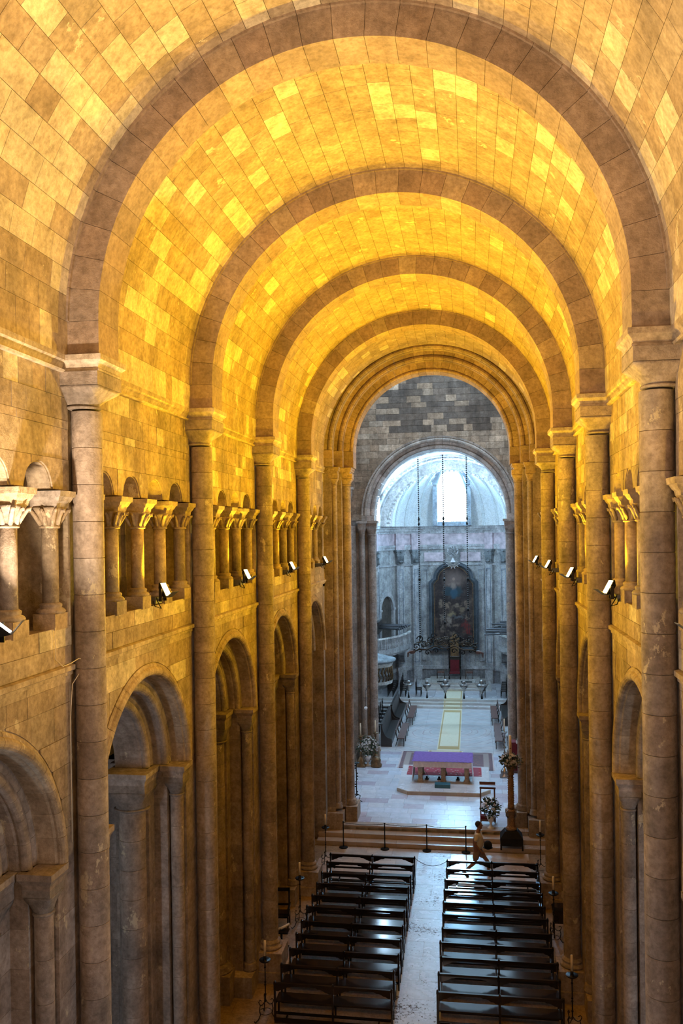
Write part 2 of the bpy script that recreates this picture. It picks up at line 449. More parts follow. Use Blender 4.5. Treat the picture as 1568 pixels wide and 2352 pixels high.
# profile coordinates (distance from the nave axis, radius)
PR1 = [(4.62, 2.34), (4.29, 2.34), (4.27, 2.30)] + roll(4.30, 2.20, .085, 110, 290) + [(4.36, 2.10), (4.62, 2.10)]
PR2 = [(4.90, 2.12), (4.63, 2.12), (4.63, 2.03)] + roll(4.70, 1.90, .095, 120, 300) + [(4.78, 1.80), (4.90, 1.80)]
PR3 = [(5.60, 1.82), (4.91, 1.82), (4.91, 1.72)] + roll(4.99, 1.60, .095, 120, 300) + [(5.08, 1.5), (5.42, 1.5), (5.60, 1.5)]
NV = [17, 15, 13]
VM = {(s, k): vous_mesh(s, P_, PI/NV[k], 'stone') for s in (-1, 1) for k, P_ in enumerate((PR1, PR2, PR3))}
cornice_prof = [(0, 0), (.10, 0), (.12, .03), (.06, .05), (.09, .12), (.14, .165), (.14, .24), (0, .24)]   # (projection, height)
string_prof = [(0, 0), (.03, 0), (.03, .10), (.055, .11), (.055, .16), (.10, .18), (.10, .25), (0, .27)]
BAYNAME = ['the bay nearest the camera', 'the second bay from the camera', 'the third bay from the camera', 'the fourth bay from the camera', 'the last bay before the crossing']
for s in (-1, 1):
    for bi, (pa, pb) in enumerate(BAYS):
        yc = (pa+pb)/2; hb = (pb-pa)/2
        mb = MB()
        y0, y1 = pa, pb
        for (x0, x1, R) in ((WX+.02, 4.62, 2.32), (4.62, 4.9, 2.10), (4.9, 5.6, 1.80)):
            arch_fill(mb, s, x0, x1, yc, R, ZS, y0, y1, SILL-.02 if x0 < 4.6 else SILL-.2)
        # gallery screen: sill, jambs, spandrels, wall above
        jb = 2*TP+.27
        mb.box(s*4.62, s*5.75, y0, y1, SILL-.25, SILL-.02)
        mb.box(s*(WX+.02), s*4.72, y0, yc-jb, SILL-.02, ZI+.6); mb.box(s*(WX+.02), s*4.72, yc+jb, y1, SILL-.02, ZI+.6)
        mb.box(s*4.72, s*5.75, y0, yc-jb, SILL-.02, 13.7); mb.box(s*4.72, s*5.75, yc+jb, y1, SILL-.02, 13.7)
        for q in (-1.5, -.5, .5, 1.5):
            arch_fill(mb, s, WX+.02, 4.66, yc+q*TP, TR, TSP, yc+(q-.5)*TP, yc+(q+.5)*TP, ZI+.6, 12)
        mb.box(s*(WX+.02), s*4.66, yc-jb, yc-2*TP, TSP, ZI+.6); mb.box(s*(WX+.02), s*4.66, yc+2*TP, yc+jb, TSP, ZI+.6)
        mb.box(s*4.66, s*5.75, y0, y1, 13.65, 13.9)
        wl = struct('wall_'+SIDE[s], mb.mesh('wall', 'stone'), color=(*C_STONE, 1))
        # back wall of the gallery passage, in courses
        z = SILL-.02
        while z < 13.65:
            h = min(.45, 13.65-z); y = y0 + rnd.uniform(0, .1)
            yy = y0
            while yy < y1-.02:
                wd = min(rnd.uniform(.7, 1.2), y1-yy)
                if y1-yy-wd < .25: wd = y1-yy
                block('stone', wl, s*5.72, s*5.80, yy+.003, yy+wd-.003, z+.003, z+h-.003, 'stone', tone(C_GREY if rnd.random() < .6 else C_STONE, .15)); yy += wd
            z += h
        # facing stones
        holes_low = [('c', yc, ZS, 2.36), ('r', pa-.01, pa+.24, 0, 20), ('r', pb-.24, pb+.01, 0, 20)]
        ashlar(wl, s, WX, y0+.18, y1-.18, ZS+.02, 10.15, holes_low, (.38, .5), (.5, .95), pale=.08)
        ashlar(wl, s, WX, y0+.18, y1-.18, 10.42, SILL, [], (.27, .29), (.45, .9), pale=.12)
        ashlar(wl, s, WX, y0+.18, yc-jb, SILL, TSP, [], (.38, .5), (.3, .6), pale=.05)
        ashlar(wl, s, WX, yc+jb, y1-.18, SILL, TSP, [], (.38, .5), (.3, .6), pale=.05)
        hh = [('c', yc+q*TP, TSP, TR+.02) for q in (-1.5, -.5, .5, 1.5)]
        ashlar(wl, s, WX, y0+.18, y1-.18, TSP, 14.0, hh, (.36, .46), (.4, .9), pale=.05)
        ashlar(wl, s, WX, y0+.18, y1-.18, 14.0, 14.69, [], (.33, .35), (.28, .5), pale=.3)
        # cornice and string course, in lengths
        for nm, prof, zz, m_ in (('cornice_stone', cornice_prof, ZI-.24, 'stone'), ('string_stone', string_prof, 10.15, 'stone')):
            a = y0+(.40 if zz > 12 else .2); e = y1-(.40 if zz > 12 else .2); k = 4
            for i in range(k):
                q0 = a+(e-a)*i/k; q1 = a+(e-a)*(i+1)/k
                pm = MB().prism([(s*(WX+.03-p[0]), zz+p[1]) for p in prof], q0+.003, q1-.003, 'y').mesh(nm, m_)
                put(nm, pm, wl, color=tone((0.50, 0.39, 0.27), .06))
        # arcade arch
        at = thing('arcade_arch', 'moulded round %s arcade arch in %s' % (SIDE[s], BAYNAME[bi]), 'arch', (0, yc, ZS))
        for k in range(3):
            for i in range(NV[k]):
                put('voussoir', VM[(s, k)], at, (0, 0, 0), (-PI/2+PI*(i+.5)/NV[k], 0, 0), color=tone(C_STONE if k == 0 else C_COL, .10))
    # plain wall beyond the first pier, behind the camera's side
    struct('wall_'+SIDE[s], MB().box(s*4.3, s*4.7, -7, 6.3, 0, ZI+.6).mesh('wall', 'stone'))
    # aisle outer wall, aisle ceiling
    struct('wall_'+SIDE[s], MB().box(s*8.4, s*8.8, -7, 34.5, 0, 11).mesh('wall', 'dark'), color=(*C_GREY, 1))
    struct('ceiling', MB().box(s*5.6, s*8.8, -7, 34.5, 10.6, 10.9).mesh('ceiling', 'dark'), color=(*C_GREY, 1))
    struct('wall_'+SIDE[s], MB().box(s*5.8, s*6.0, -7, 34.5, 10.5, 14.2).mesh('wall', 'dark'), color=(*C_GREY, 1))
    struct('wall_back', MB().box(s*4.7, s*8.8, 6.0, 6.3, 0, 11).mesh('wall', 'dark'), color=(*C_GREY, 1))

# ---- vault
NC = 36; DA = PI/NC
def vblock(L, R=VX, da=DA, th=.10, mat='vault'):
    g = .0035; r0, r1 = R, R+th; a = da/2-g/R
    pts = [(r0*math.sin(-a), r0*math.cos(a)), (r0*math.sin(a), r0*math.cos(a)), (r1*math.sin(a), r1*math.cos(a)), (r1*math.sin(-a), r1*math.cos(a))]
    return MB().prism(pts, -L/2+g, L/2-g, 'y').mesh('vault_stone', mat)
VL = {}
def pale_chance(bi, ang, y):
    # the vault was repaired in patches: more new pale stones at the haunches
    base = [.16, .13, .05, .03, .04][bi]
    d = abs(abs(ang)-1.05)
    k = base*(2.3 if d < .35 else (0.9 if abs(ang) < .6 else .5))
    if ang > .2 and bi < 2: k *= .8
    if ang < -.3: k *= 1.35
    return k
for bi, (pa, pb) in enumerate([(-7, 6.5)]+BAYS):
    y0 = pa+.35; y1 = (pb-.35) if pb != CR else 33.5
    n = 24
    back = MB()
    for i in range(NC):
        a0, a1 = -PI/2+i*DA, -PI/2+(i+1)*DA
        back.prism([((VX+r)*math.sin(a), ZC+(VX+r)*math.cos(a)) for (a, r) in ((a0, .03), (a1, .03), (a1, .3), (a0, .3))], pa-.05 if bi else -7, pb+.05, 'y')
    for s in (-1, 1): back.box(s*(VX+.03), s*(VX+.35), pa, pb, ZI-.1, ZC+.02)
    ce = struct('ceiling', back.mesh('ceiling', 'vault'), color=(0.40, 0.30, 0.19, 1))
    if bi == 0: continue
    b_ = bi-1
    ashl = [(s, None) for s in (-1, 1)]
    for i in range(NC):
        a = -PI/2+(i+.5)*DA; y = y0
        first = True
        while y < y1-.02:
            L = rnd.choice((.5, .55, .62, .72, .82)) * (.6 if first and i % 2 else 1); first = False
            if y+L > y1-.25: L = y1-y
            key = round(L, 2)
            if key not in VL: VL[key] = vblock(key)
            c = tone(C_PALE, .07) if rnd.random() < pale_chance(b_, a, y) else tone(C_STONE, .07)
            put('vault_stone', VL[key], ce, (0, y+L/2, ZC), (0, a, 0), color=c)
            y += L
    for s in (-1, 1):                            # upright course under the vault's springing
        y = y0
        while y < y1-.02:
            L = rnd.choice((.28, .34, .4))
            if y+L > y1-.2: L = y1-y
            c = tone(C_PALE, .06) if rnd.random() < (.5 if b_ == 1 and s < 0 else .2) else tone(C_STONE, .08)
            block('vault_stone', ce, s*VX, s*(VX+.08), y+.0035, y+L-.0035, ZI, ZC-.003, 'vault', c); y += L

# ---- transverse arches
NA = 27
def arc_vous(R0, R1, yw, n, mat):
    da = PI/n; g = .003
    return MB().sweep([(-yw, R0), (yw, R0), (yw, R1), (-yw, R1)], lambda t, u, v: (v*math.sin(t), u, v*math.cos(t)), [-da/2+g/R0, 0, da/2-g/R0]).mesh('voussoir', mat)
AV = arc_vous(RS, VX+.05, .35, NA, 'arch'); FV = arc_vous(VX-.035, VX+.02, .40, NA, 'arch')
ARN = ['transverse arch over the nave nearest the camera, cut by the top of the view', 'large round transverse arch of the nave, the widest one seen whole', 'second transverse arch of the nave behind the widest one', 'third transverse arch of the nave behind the widest one', 'fourth and smallest transverse arch of the nave before the crossing']
for k, yp in enumerate(PY):
    t = thing('transverse_arch', ARN[k], 'arch', (0, yp, ZC))
    for i in range(NA):
        a = -PI/2+PI*(i+.5)/NA
        put('voussoir', AV, t, (0, 0, 0), (0, a, 0), color=tone(C_ARCH if rnd.random() < .85 else C_STONE, .10))
        put('fillet', FV, t, (0, 0, 0), (0, a, 0), color=tone(C_ARCH, .08))
    for s in (-1, 1):
        block('voussoir', t, s*RS, s*(VX+.05), -.35, .35, ZI-ZC, -.003, 'arch', tone(C_ARCH, .08))

# ---- nave piers
DR = 0.54
def drum_mesh(r, h, seg=24):
    m_ = MB().lathe([(r, .009), (r, h-.009)], seg=seg, cap=False)
    m_.lathe([(r*.965, .002), (r, .009)], seg=seg, cap=False); m_.lathe([(r, h-.009), (r*.965, h-.002)], seg=seg, cap=False)
    return m_.mesh('drum', 'stone')
drum = drum_mesh(.225, DR)
torus_prof = [(.30, 0), (.33, .03), (.33, .07), (.29, .10), (.265, .13), (.285, .16), (.285, .19), (.235, .22), (.225, .25)]
pbase = MB().lathe(torus_prof, seg=24).mesh('base', 'stone')
def cap_mesh(r, half, hb, hblk, mat, seg=32, ax=1.0):
    m_ = MB().lathe([(r*1.0, 0), (r*1.13, .008), (r*1.17, .025), (r*1.13, .042), (r*1.0, .05)], seg=seg)
    rows = []; sq = []
    for i in range(0, 8):
        t = i/7; rows.append((r*1.02+(half-r*1.02)*t**1.1, .05+hb*t)); sq.append(min(1, t*1.25)**1.3)
    m_.lathe(rows, seg=seg, sq=sq)
    m_.box(-half-.004, half+.004, -half-.004, half+.004, .05+hb+.006, .05+hb+hblk)
    return m_.mesh('capital', mat)
capm = cap_mesh(.225, .42, .26, .20, 'rough')
abac = {}
for s in (-1, 1):
    m_ = MB()
    pr_ = [(.40, .0), (.40, .03), (.38, .05), (.40, .10), (.455, .155), (.455, .235)]
    for (a, b) in zip(pr_, pr_[1:]):
        m_.taper((-a[0]*1.0 if s > 0 else -.4, .4 if s > 0 else a[0], -a[0], a[0], a[1]), (-b[0] if s > 0 else -.4, .4 if s > 0 else b[0], -b[0], b[0], b[1]))
    abac[s] = m_.mesh('abacus', 'stone')
def core_plan(hy0, hy1, s):
    """stepped plan of the pier behind the shaft, y from -hy0 to +hy1 at the front"""
    P = []
    for (x0, x1, d) in ((4.32, 4.62, 0), (4.62, 4.90, .30), (4.90, 5.60, .60), (5.60, 5.85, .30), (5.85, 6.1, 0)):
        P.append((s*x0, hy1+d)); P.append((s*x1, hy1+d))
    Q = []
    for (x0, x1, d) in ((4.32, 4.62, 0), (4.62, 4.90, .30), (4.90, 5.60, .60), (5.60, 5.85, .30), (5.85, 6.1, 0)):
        Q.append((s*x0, -hy0-d)); Q.append((s*x1, -hy0-d))
    return P+Q[::-1]
def colon(parent, x, y, r, z0, zc, ztop, hx, hy, s, dh=.6):
    """engaged colonnette: base, drums, capital and abacus block"""
    put('base', MB().lathe([(r*1.5, 0), (r*1.55, .05), (r*1.25, .11), (r*1.35, .16), (r*1.05, .21)], x, y, z0, 18).mesh('base', 'stone'), parent, color=tone(C_COL))
    n = max(1, round((zc-z0-.21)/dh)); h = (zc-z0-.21)/n
    me = drum_mesh(r, h, 18)
    for i in range(n): put('drum', me, parent, (x, y, z0+.21+i*h), color=tone(C_COL, .14))
    half = min(hx, hy); hh_ = ztop-zc-.25-.05
    o = put('capital', cap_mesh(r, half, hh_*.72, hh_*.28+.01, 'rough', 24), parent, (x, y, zc), (0, 0, 0), (hx/half, hy/half, 1), color=tone(C_GREY))
    ab = MB().taper((x-hx, x+hx, y-hy, y+hy, ztop-.25), (x-hx-.01, x+hx+.01, y-hy-.01, y+hy+.01, ztop-.17)).taper((x-hx-.01, x+hx+.01, y-hy-.01, y+hy+.01, ztop-.17), (x-hx-.06, x+hx+.06, y-hy-.06, y+hy+.06, ztop-.09)).box(x-hx-.06, x+hx+.06, y-hy-.06, y+hy+.06, ztop-.09, ztop)
    put('abacus', ab.mesh('abacus', 'stone'), parent, color=tone(C_COL))
PN = ['hidden at the edge of the view', 'nearest in view', 'second in view', 'third in view', 'fourth in view, last before the crossing']
for s in (-1, 1):
    for k, yp in enumerate(PY):
        pa = BAYS[k-1] if k else (1.0, 6.5); pb = BAYS[k]
        h0 = (pa[1]-pa[0])/2-2.1 if k else .66; h1 = (pb[1]-pb[0])/2-2.1
        t = thing('nave_pier', 'tall %s nave pier with engaged round shaft, %s' % (SIDE[s], PN[k]), 'pier', (0, yp, 0))
        plan = core_plan(h0, h1, s)
        nC = 13; hC = (ZS-.25)/nC
        cm = MB().prism([(p[0], p[1]) for p in plan], .003, hC-.003, 'z').mesh('course', 'stone')
        inner = MB().prism([(s*4.34, -h0+.02), (s*6.08, -h0+.02), (s*6.08, h1-.02), (s*4.34, h1-.02)], 0, ZS, 'z').mesh('pier_core', 'stone')
        put('pier_core', inner, t, color=(*C_COL, 1))
        for i in range(nC): put('course', cm, t, (0, 0, i*hC), color=tone(C_COL, .12))
        put('impost_course', MB().prism([(p[0], p[1]) for p in plan], 0, .25, 'z').mesh('impost', 'stone'), t, (0, 0, ZS-.25), color=tone(C_COL))
        # plinth and main shaft
        put('plinth', MB().box(s*3.62, s*4.5, -.48, .48, 0, .30).box(s*3.68, s*4.5, -.42, .42, .30, .80).mesh('plinth', 'stone'), t, color=tone(C_COL))
        sx = s*4.085
        put('base', pbase, t, (sx, 0, .80), color=tone(C_COL))
        z = 1.05; i = 0
        nd = 24; dz = (14.155-1.05)/nd
        for i in range(nd): put('drum', drum, t, (sx, 0, 1.05+i*dz), (0, 0, rnd.random()*6), (1, 1, dz/DR), color=tone(C_COL, .09))
        put('capital', capm, t, (s*4.14, 0, 14.18), color=tone(C_COL, .05))
        put('abacus', abac[s], t, (s*4.105, 0, ZI-.235), color=tone((0.50, 0.40, 0.30), .05))
        # shafts of the arcade orders on both faces
        for sg, hd in ((1, h1), (-1, h0)):
            if k == 0 and sg < 0: continue
            yb = sg*hd
            put('plinth', MB().box(s*4.30, s*5.60, min(yb, yb+sg*.62), max(yb, yb+sg*.62), 0, .55).mesh('plinth', 'stone'), t, color=tone(C_COL))
            put('plinth', MB().box(s*4.78, s*5.60, min(yb+sg*.5, yb+sg*1.02), max(yb+sg*.5, yb+sg*1.02), 0, .75).mesh('plinth', 'stone'), t, color=tone(C_COL))
            colon(t, s*4.47, yb+sg*.14, .135, .55, 6.95, ZS, .20, .20, s)
            colon(t, s*5.22, yb+sg*.66, .27, .75, 6.80, ZS, .40, .34, s)

# ---- gallery colonnettes
LEAF = []
def colonnette_parts():
    cap_rows = [(.135, 0), (.15, .012), (.15, .03), (.125, .04)]; sq = [0, 0, 0, 0]
    for i in range(1, 6):
        t = i/5; cap_rows.append((.115+.095*t**1.4, .04+.26*t)); sq.append(t*.8)
    cap = MB().lathe(cap_rows, seg=20, sq=sq)
    for a in range(8):                           # leaves with curled tips
        an = a*PI/4+PI/8*(a % 2)*0; ca, sa = math.cos(an), math.sin(an); q = 1.28 if a % 2 else 1.0
        LEAF.append(MB().tube([(ca*.12, sa*.12, .05), (ca*.15*q, sa*.15*q, .16), (ca*.20*q, sa*.20*q, .25), (ca*.235*q, sa*.235*q, .265), (ca*.225*q, sa*.225*q, .225)], [.035, .035, .03, .028, .015], 6).mesh('leaf', 'stone'))
    base = MB().lathe([(.20, 0), (.21, .03), (.19, .06), (.15, .08), (.16, .11), (.16, .13), (.12, .155)], seg=20)
    sh = MB().lathe([(.118, 0), (.118, 1.29)], seg=20)
    ab = MB()
    for (a, b) in (((.20, .17, 0), (.21, .18, .06)), ((.21, .18, .06), (.24, .19, .09)), ((.24, .19, .09), (.27, .22, .15)), ((.29, .235, .15), (.30, .24, .235))):
        ab.taper((-a[0], a[0], -a[1], a[1], a[2]), (-b[0], b[0], -b[1], b[1], b[2]))
    pl = MB().box(-.17, .17, -.20, .20, 0, .23)
    return [('plinth', pl.mesh('plinth', 'stone'), 0), ('base', base.mesh('base', 'stone'), .23), ('shaft', sh.mesh('shaft', 'stone'), .385), ('capital', cap.mesh('capital', 'stone'), 1.455), ('abacus', ab.mesh('abacus', 'stone'), 1.755)]
CP = colonnette_parts(); CN = ['by the near jamb', 'second', 'middle', 'fourth', 'by the far jamb']
for s in (-1, 1):
    for bi, (pa, pb) in enumerate(BAYS):
        yc = (pa+pb)/2
        for k in range(5):
            t = thing('gallery_colonnette', '%s gallery colonnette %s, in %s' % (SIDE[s], CN[k], BAYNAME[bi]), 'column', (s*4.44, yc+(k-2)*TP, SILL-.02))
            for nm, me, z in CP:
                cc = tone(C_STONE if rnd.random() < .7 else C_COL, .08); o = put(nm, me, t, (0, 0, z), color=cc)
                if nm == 'capital':
                    for lf in LEAF: put('leaf', lf, o, color=cc)

# ---- crossing piers and the arch of orders at the end of the nave
t = thing('crossing_arch', 'crossing arch of three stepped moulded orders at the end of the nave', 'arch', (0, 0, 15.6))
def ring_vous(parent, R0, R1, ya, yb, n, zc, col, rl=None, mat='arch', a_from=-PI/2, a_to=PI/2):
    da = (a_to-a_from)/n
    prof = [(ya, R1), (yb, R1), (yb, R0), (ya, R0)]
    if rl: prof = [(ya, R1), (yb, R1), (yb, R0), (ya+rl*1.3, R0)] + [(ya+rl+rl*math.cos(math.radians(q)), R0+rl+rl*math.sin(math.radians(q))) for q in (300, 260, 220, 180, 140, 100)] + [(ya+rl*.3, R0+2.2*rl)]
    g = .004/R0
    me = MB().sweep(prof, lambda tt, u, v: (v*math.sin(tt), u, v*math.cos(tt)), [-da/2+g, -da/6, da/6, da/2-g]).mesh('voussoir', mat)
    for i in range(n): put('voussoir', me, parent, (0, 0, zc), (0, a_from+da*(i+.5), 0), color=tone(col, .18))
ring_vous(t, 3.86, 4.25, 33.5, 34.0, 31, 0, (0.36, 0.27, 0.18), .10)
ring_vous(t, 3.52, 3.88, 33.95, 34.45, 29, 0, (0.36, 0.26, 0.17), .10)
ring_vous(t, 3.14, 3.54, 34.40, 35.3, 33, 0, (0.40, 0.29, 0.19), .07)
for s in (-1, 1):
    for (a, b, c, d) in ((3.86, 4.25, 33.5, 34.), (3.52, 3.88, 33.95, 34.45), (3.14, 3.54, 34.4, 35.3)):
        for i in range(2): block('voussoir', t, s*a, s*b, c, d, -.66+i*.33+.003, -.66+i*.33+.327, 'arch', tone(C_ARCH, .1))
for s in (-1, 1):
    t = thing('crossing_pier', 'clustered %s pier of the crossing arch above the chancel steps' % SIDE[s], 'pier', (0, 34.4, 0))
    z = .0; n = 25; h = (ZI-.24)/n
    plan = [(s*3.62, -.2), (s*3.62, .9), (s*6.1, .9), (s*6.1, -1.0), (s*4.30, -1.0), (s*4.30, -.55), (s*3.98, -.55), (s*3.98, -.2)]
    cm = MB().prism(plan, .003, h-.003, 'z').mesh('course', 'stone')
    for i in range(n): put('course', cm, t, (0, 0, i*h), color=tone(C_COL, .13))
    put('pier_core', MB().prism([(s*3.66, 0), (s*3.66, .86), (s*6., .86), (s*6., -.9), (s*4.34, -.9), (s*4.34, 0)], 0, ZI, 'z').mesh('pier_core', 'stone'), t, color=(*C_COL, 1))
    for (cx, cyy, r, hx) in ((3.50, .25, .20, .30), (3.90, -.36, .125, .19)):
        z0 = 1.15
        put('base', MB().lathe([(r*1.5, 0), (r*1.55, .06), (r*1.25, .12), (r*1.4, .18), (r*1.05, .25)], s*cx, cyy, z0-.05, 22).mesh('base', 'stone'), t, color=tone(C_COL))
        nd = 24; dz = (14.2-z0-.2)/nd
        me = drum_mesh(r, dz, 20)
        for i in range(nd): put('drum', me, t, (s*cx, cyy, z0+.2+i*dz), color=tone(C_COL, .10))
        put('capital', cap_mesh(r, hx, .24, .20, 'rough').copy(), t, (s*cx, cyy, 14.2), color=tone(C_STONE, .05))
    put('plinth', MB().box(s*3.15, s*4.3, -.2, .8, .2, 1.1).box(s*3.65, s*4.6, -.75, -.1, .0, 1.0).mesh('plinth', 'stone'), t, color=tone(C_COL))
    ab = MB()
    for (p, z0, z1) in ((0, -.24, -.16), (.05, -.16, -.08), (.08, -.08, 0)):
        ab.box(s*(3.28-p), s*4.3, -.12-p, .9, ZI+z0, ZI+z1); ab.box(s*(3.72-p), s*4.5, -.62-p, -.1, ZI+z0, ZI+z1)
    put('abacus', ab.mesh('abacus', 'stone'), t, color=tone(C_STONE))
# wall over the crossing arch
mb = MB()
for (ya, yb, R) in ((33.9, 35.3, 4.23),):
    n = 24; pts = [(R*math.cos(PI*i/n), 15.6+R*math.sin(PI*i/n)) for i in range(n+1)][::-1]
    for a, b_ in zip(pts, pts[1:]): mb.prism([a, b_, (b_[0], 24), (a[0], 24)], 34.05, yb, 'y')
    mb.box(-14, -R, 34.05, yb, 15, 24); mb.box(R, 14, 34.05, yb, 15, 24)
    for s in (-1, 1): mb.box(s*5.9, s*14, 34.5, 35.3, 0, 15)
struct('wall_crossing_west', mb.mesh('wall', 'dark'), color=(*C_GREY, 1))

# ---- crossing: transept walls, ceiling, lantern windows
for s in (-1, 1):
    struct('wall_'+SIDE[s], MB().box(s*14, s*14.4, 34, 45, 0, 24).mesh('wall', 'dark'), color=(*C_GREY, 1))
    wn = struct('window_%d' % (1 if s < 0 else 2), MB().box(s*13.9, s*14, 37.6, 41.4, 9, 17).mesh('window', 'stone'))  # unseen transept windows, added to bring light into the crossing
    put('pane', MB().box(s*13.86, s*13.9, 37.8, 41.2, 9.2, 16.8).mesh('pane', 'pane_top'), wn)
struct('ceiling', MB().box(-14.4, 14.4, 34, 45, 24, 24.4).mesh('ceiling', 'dark'), color=(*C_GREY, 1))
wn = struct('window_3', MB().box(-3.1, 3.1, 37.0, 41.9, 23.9, 24.0).mesh('window', 'stone'))
put('pane', MB().box(-3.0, 3.0, 37.1, 41.8, 23.86, 23.9).mesh('pane', 'pane_top'), wn)

# ---- wall with the choir arch, grey stones
CHY, CHR, CHZ = 43.5, 3.36, 13.15
mb = MB(); R = CHR+.62; n = 24
pts = [(R*math.cos(PI*i/n), CHZ+R*math.sin(PI*i/n)) for i in range(n+1)][::-1]
for a, b_ in zip(pts, pts[1:]): mb.prism([a, b_, (b_[0], 24), (a[0], 24)], CHY+.02, CHY+.9, 'y')
mb.box(-14, -R, CHY+.02, CHY+.9, 0, 24); mb.box(R, 14, CHY+.02, CHY+.9, 0, 24)
we = struct('wall_crossing_east', mb.mesh('wall', 'dark'), color=(0.22, 0.19, 0.165, 1))
z = 12.9
while z < 20.4:
    h = rnd.uniform(.26, .36); x = -5.2
    while x < 5.2:
        wd = rnd.uniform(.4, .95); x2 = x+wd
        poly = [(x+.006, z+.006), (x2-.006, z+.006), (x2-.006, z+h-.006), (x+.006, z+h-.006)]
        mx, mz = (x+x2)/2, z+h/2-CHZ; L = math.hypot(mx, mz)
        if min(math.hypot(p[0], p[1]-CHZ) for p in poly) < R+.02: poly = clip_half(poly, (mx/L, mz/L), (mz/L)*CHZ+R+.02) if L > R*.85 else []
        if len(poly) >= 3:
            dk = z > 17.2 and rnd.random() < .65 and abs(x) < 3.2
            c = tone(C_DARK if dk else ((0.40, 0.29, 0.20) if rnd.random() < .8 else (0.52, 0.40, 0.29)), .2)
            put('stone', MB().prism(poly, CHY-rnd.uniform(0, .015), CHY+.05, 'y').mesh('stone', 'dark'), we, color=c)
        x = x2
    z += h
t = thing('choir_arch', 'pale round arch with two roll mouldings between the crossing and the choir', 'arch', (0, CHY, CHZ))
ring_vous(t, CHR+.36, CHR+.64, -.06, .5, 31, 0, (0.44, 0.38, 0.33), .09)
ring_vous(t, CHR, CHR+.38, .14, 1.5, 31, 0, (0.50, 0.44, 0.40), .11)
for s in (-1, 1):
    block('stilt', t, s*(CHR+.38), s*(CHR+.64), -.04, .5, -.28, -.003, 'arch', tone((0.44, 0.38, 0.33), .05)); block('stilt', t, s*(CHR+.01), s*(CHR+.38), .16, 1.5, -.28, -.003, 'arch', tone((0.50, 0.44, 0.40), .05))
    block('stilt', t, s*(CHR+.6), s*(CHR+2.2), .03, .5, -.28, -.003, 'dark', tone((0.40, 0.30, 0.22), .05))
for s in (-1, 1):
    t = thing('choir_pier', 'cluster of slender grey shafts carrying the %s side of the choir arch' % SIDE[s], 'pier', (0, CHY, 0))
    plan = [(s*(CHR+.16), .30), (s*(CHR+.16), 1.5), (s*6, 1.5), (s*6, .06), (s*4.75, .06), (s*4.75, -.2), (s*4.3, -.2), (s*4.3, 0.), (s*(CHR+.50), 0), (s*(CHR+.5), .30)]
    n = 20; h = (12.62-.5)/n
    cm = MB().prism(plan, .003, h-.003, 'z').mesh('course', 'stone')
    for i in range(n): put('course', cm, t, (0, 0, .5+i*h), color=tone((0.36, 0.31, 0.27), .12))
    for (cx, cyy, r, hx, ztop) in ((CHR+.14, .22, .21, .26, 12.87), (CHR+.62, -.08, .14, .19, 12.87), (4.62, -.42, .13, .18, 14.6)):
        nd = 22; z0 = 1.2; dz = (ztop-.75-z0)/nd
        put('base', MB().lathe([(r*1.5, 0), (r*1.55, .06), (r*1.25, .12), (r*1.4, .18), (r*1.05, .25)], s*cx, cyy, z0-.25, 20).mesh('base', 'stone'), t, color=tone(C_COL))
        me = drum_mesh(r, dz, 18)
        for i in range(nd): put('drum', me, t, (s*cx, cyy, z0+i*dz), color=tone((0.40, 0.34, 0.30), .08))
        put('capital', cap_mesh(r, hx, .30, .16, 'stone'), t, (s*cx, cyy, ztop-.75), color=tone((0.40, 0.34, 0.30), .05))
        ab = MB().box(s*cx-hx-.01, s*cx+hx+.01, cyy-hx-.01, cyy+hx+.01, ztop-.24, ztop-.12).box(s*cx-hx-.07, s*cx+hx+.07, cyy-hx-.07, cyy+hx+.07, ztop-.12, ztop)
        put('abacus', ab.mesh('abacus', 'stone'), t, color=tone((0.45, 0.38, 0.33)))
        put('plinth', MB().box(s*cx-.26, s*cx+.26, cyy-.26, cyy+.26, .5, .97).mesh('plinth', 'stone'), t, color=tone(C_COL))
    # shaft that runs on up beside the grey wall
    put('upper_shaft', MB().lathe([(.11, 14.6), (.11, 19)], s*4.62, -.3, 0, 14).mesh('upper_shaft', 'stone'), t, color=(*C_STONE, 1))
    put('pilaster', MB().box(s*4.80, s*5.4, -.35, .06, 12.9, 21).mesh('pilaster', 'dark'), t, color=(*C_DARK, 1))

# ================================================================= CHOIR AND APSE
AX = 0.13                                       # the choir axis
AP = [(-5.2, 44.9), (-5.2, 60.2), (-4.15, 63.0), (-2.3, 64.5), (2.56, 64.5), (4.41, 63.0), (5.46, 60.2), (5.46, 44.9)]
wa = struct('wall_apse', MB().prism([(AP[i][0], AP[i][1]) for i in range(8)][0:8] + [(7, 44.9), (7, 67), (-7, 67), (-7, 44.9)], .5, .95, 'z').mesh('wall', 'choir'), color=(*C_CHOIR, 1))
def wall_seg(mb, a, b, z0, z1, th=.4, off=0.0):
    """vertical slab between plan points a and b; its room face lies off the line a-b by off, towards the room"""
    A, B = Vector(a), Vector(b); d = (B-A).normalized(); nrm = Vector((d.y, -d.x))    # towards the room for left->right order
    pts = [A+nrm*off, B+nrm*off, B-nrm*th, A-nrm*th]
    mb.prism([(p.x, p.y) for p in pts], z0, z1, 'z')
mb = MB()
for i in range(7): wall_seg(mb, AP[i], AP[i+1], .5, 13.0)
wa2 = struct('wall_apse', mb.mesh('wall', 'choir'), color=(*C_CHOIR, 1))
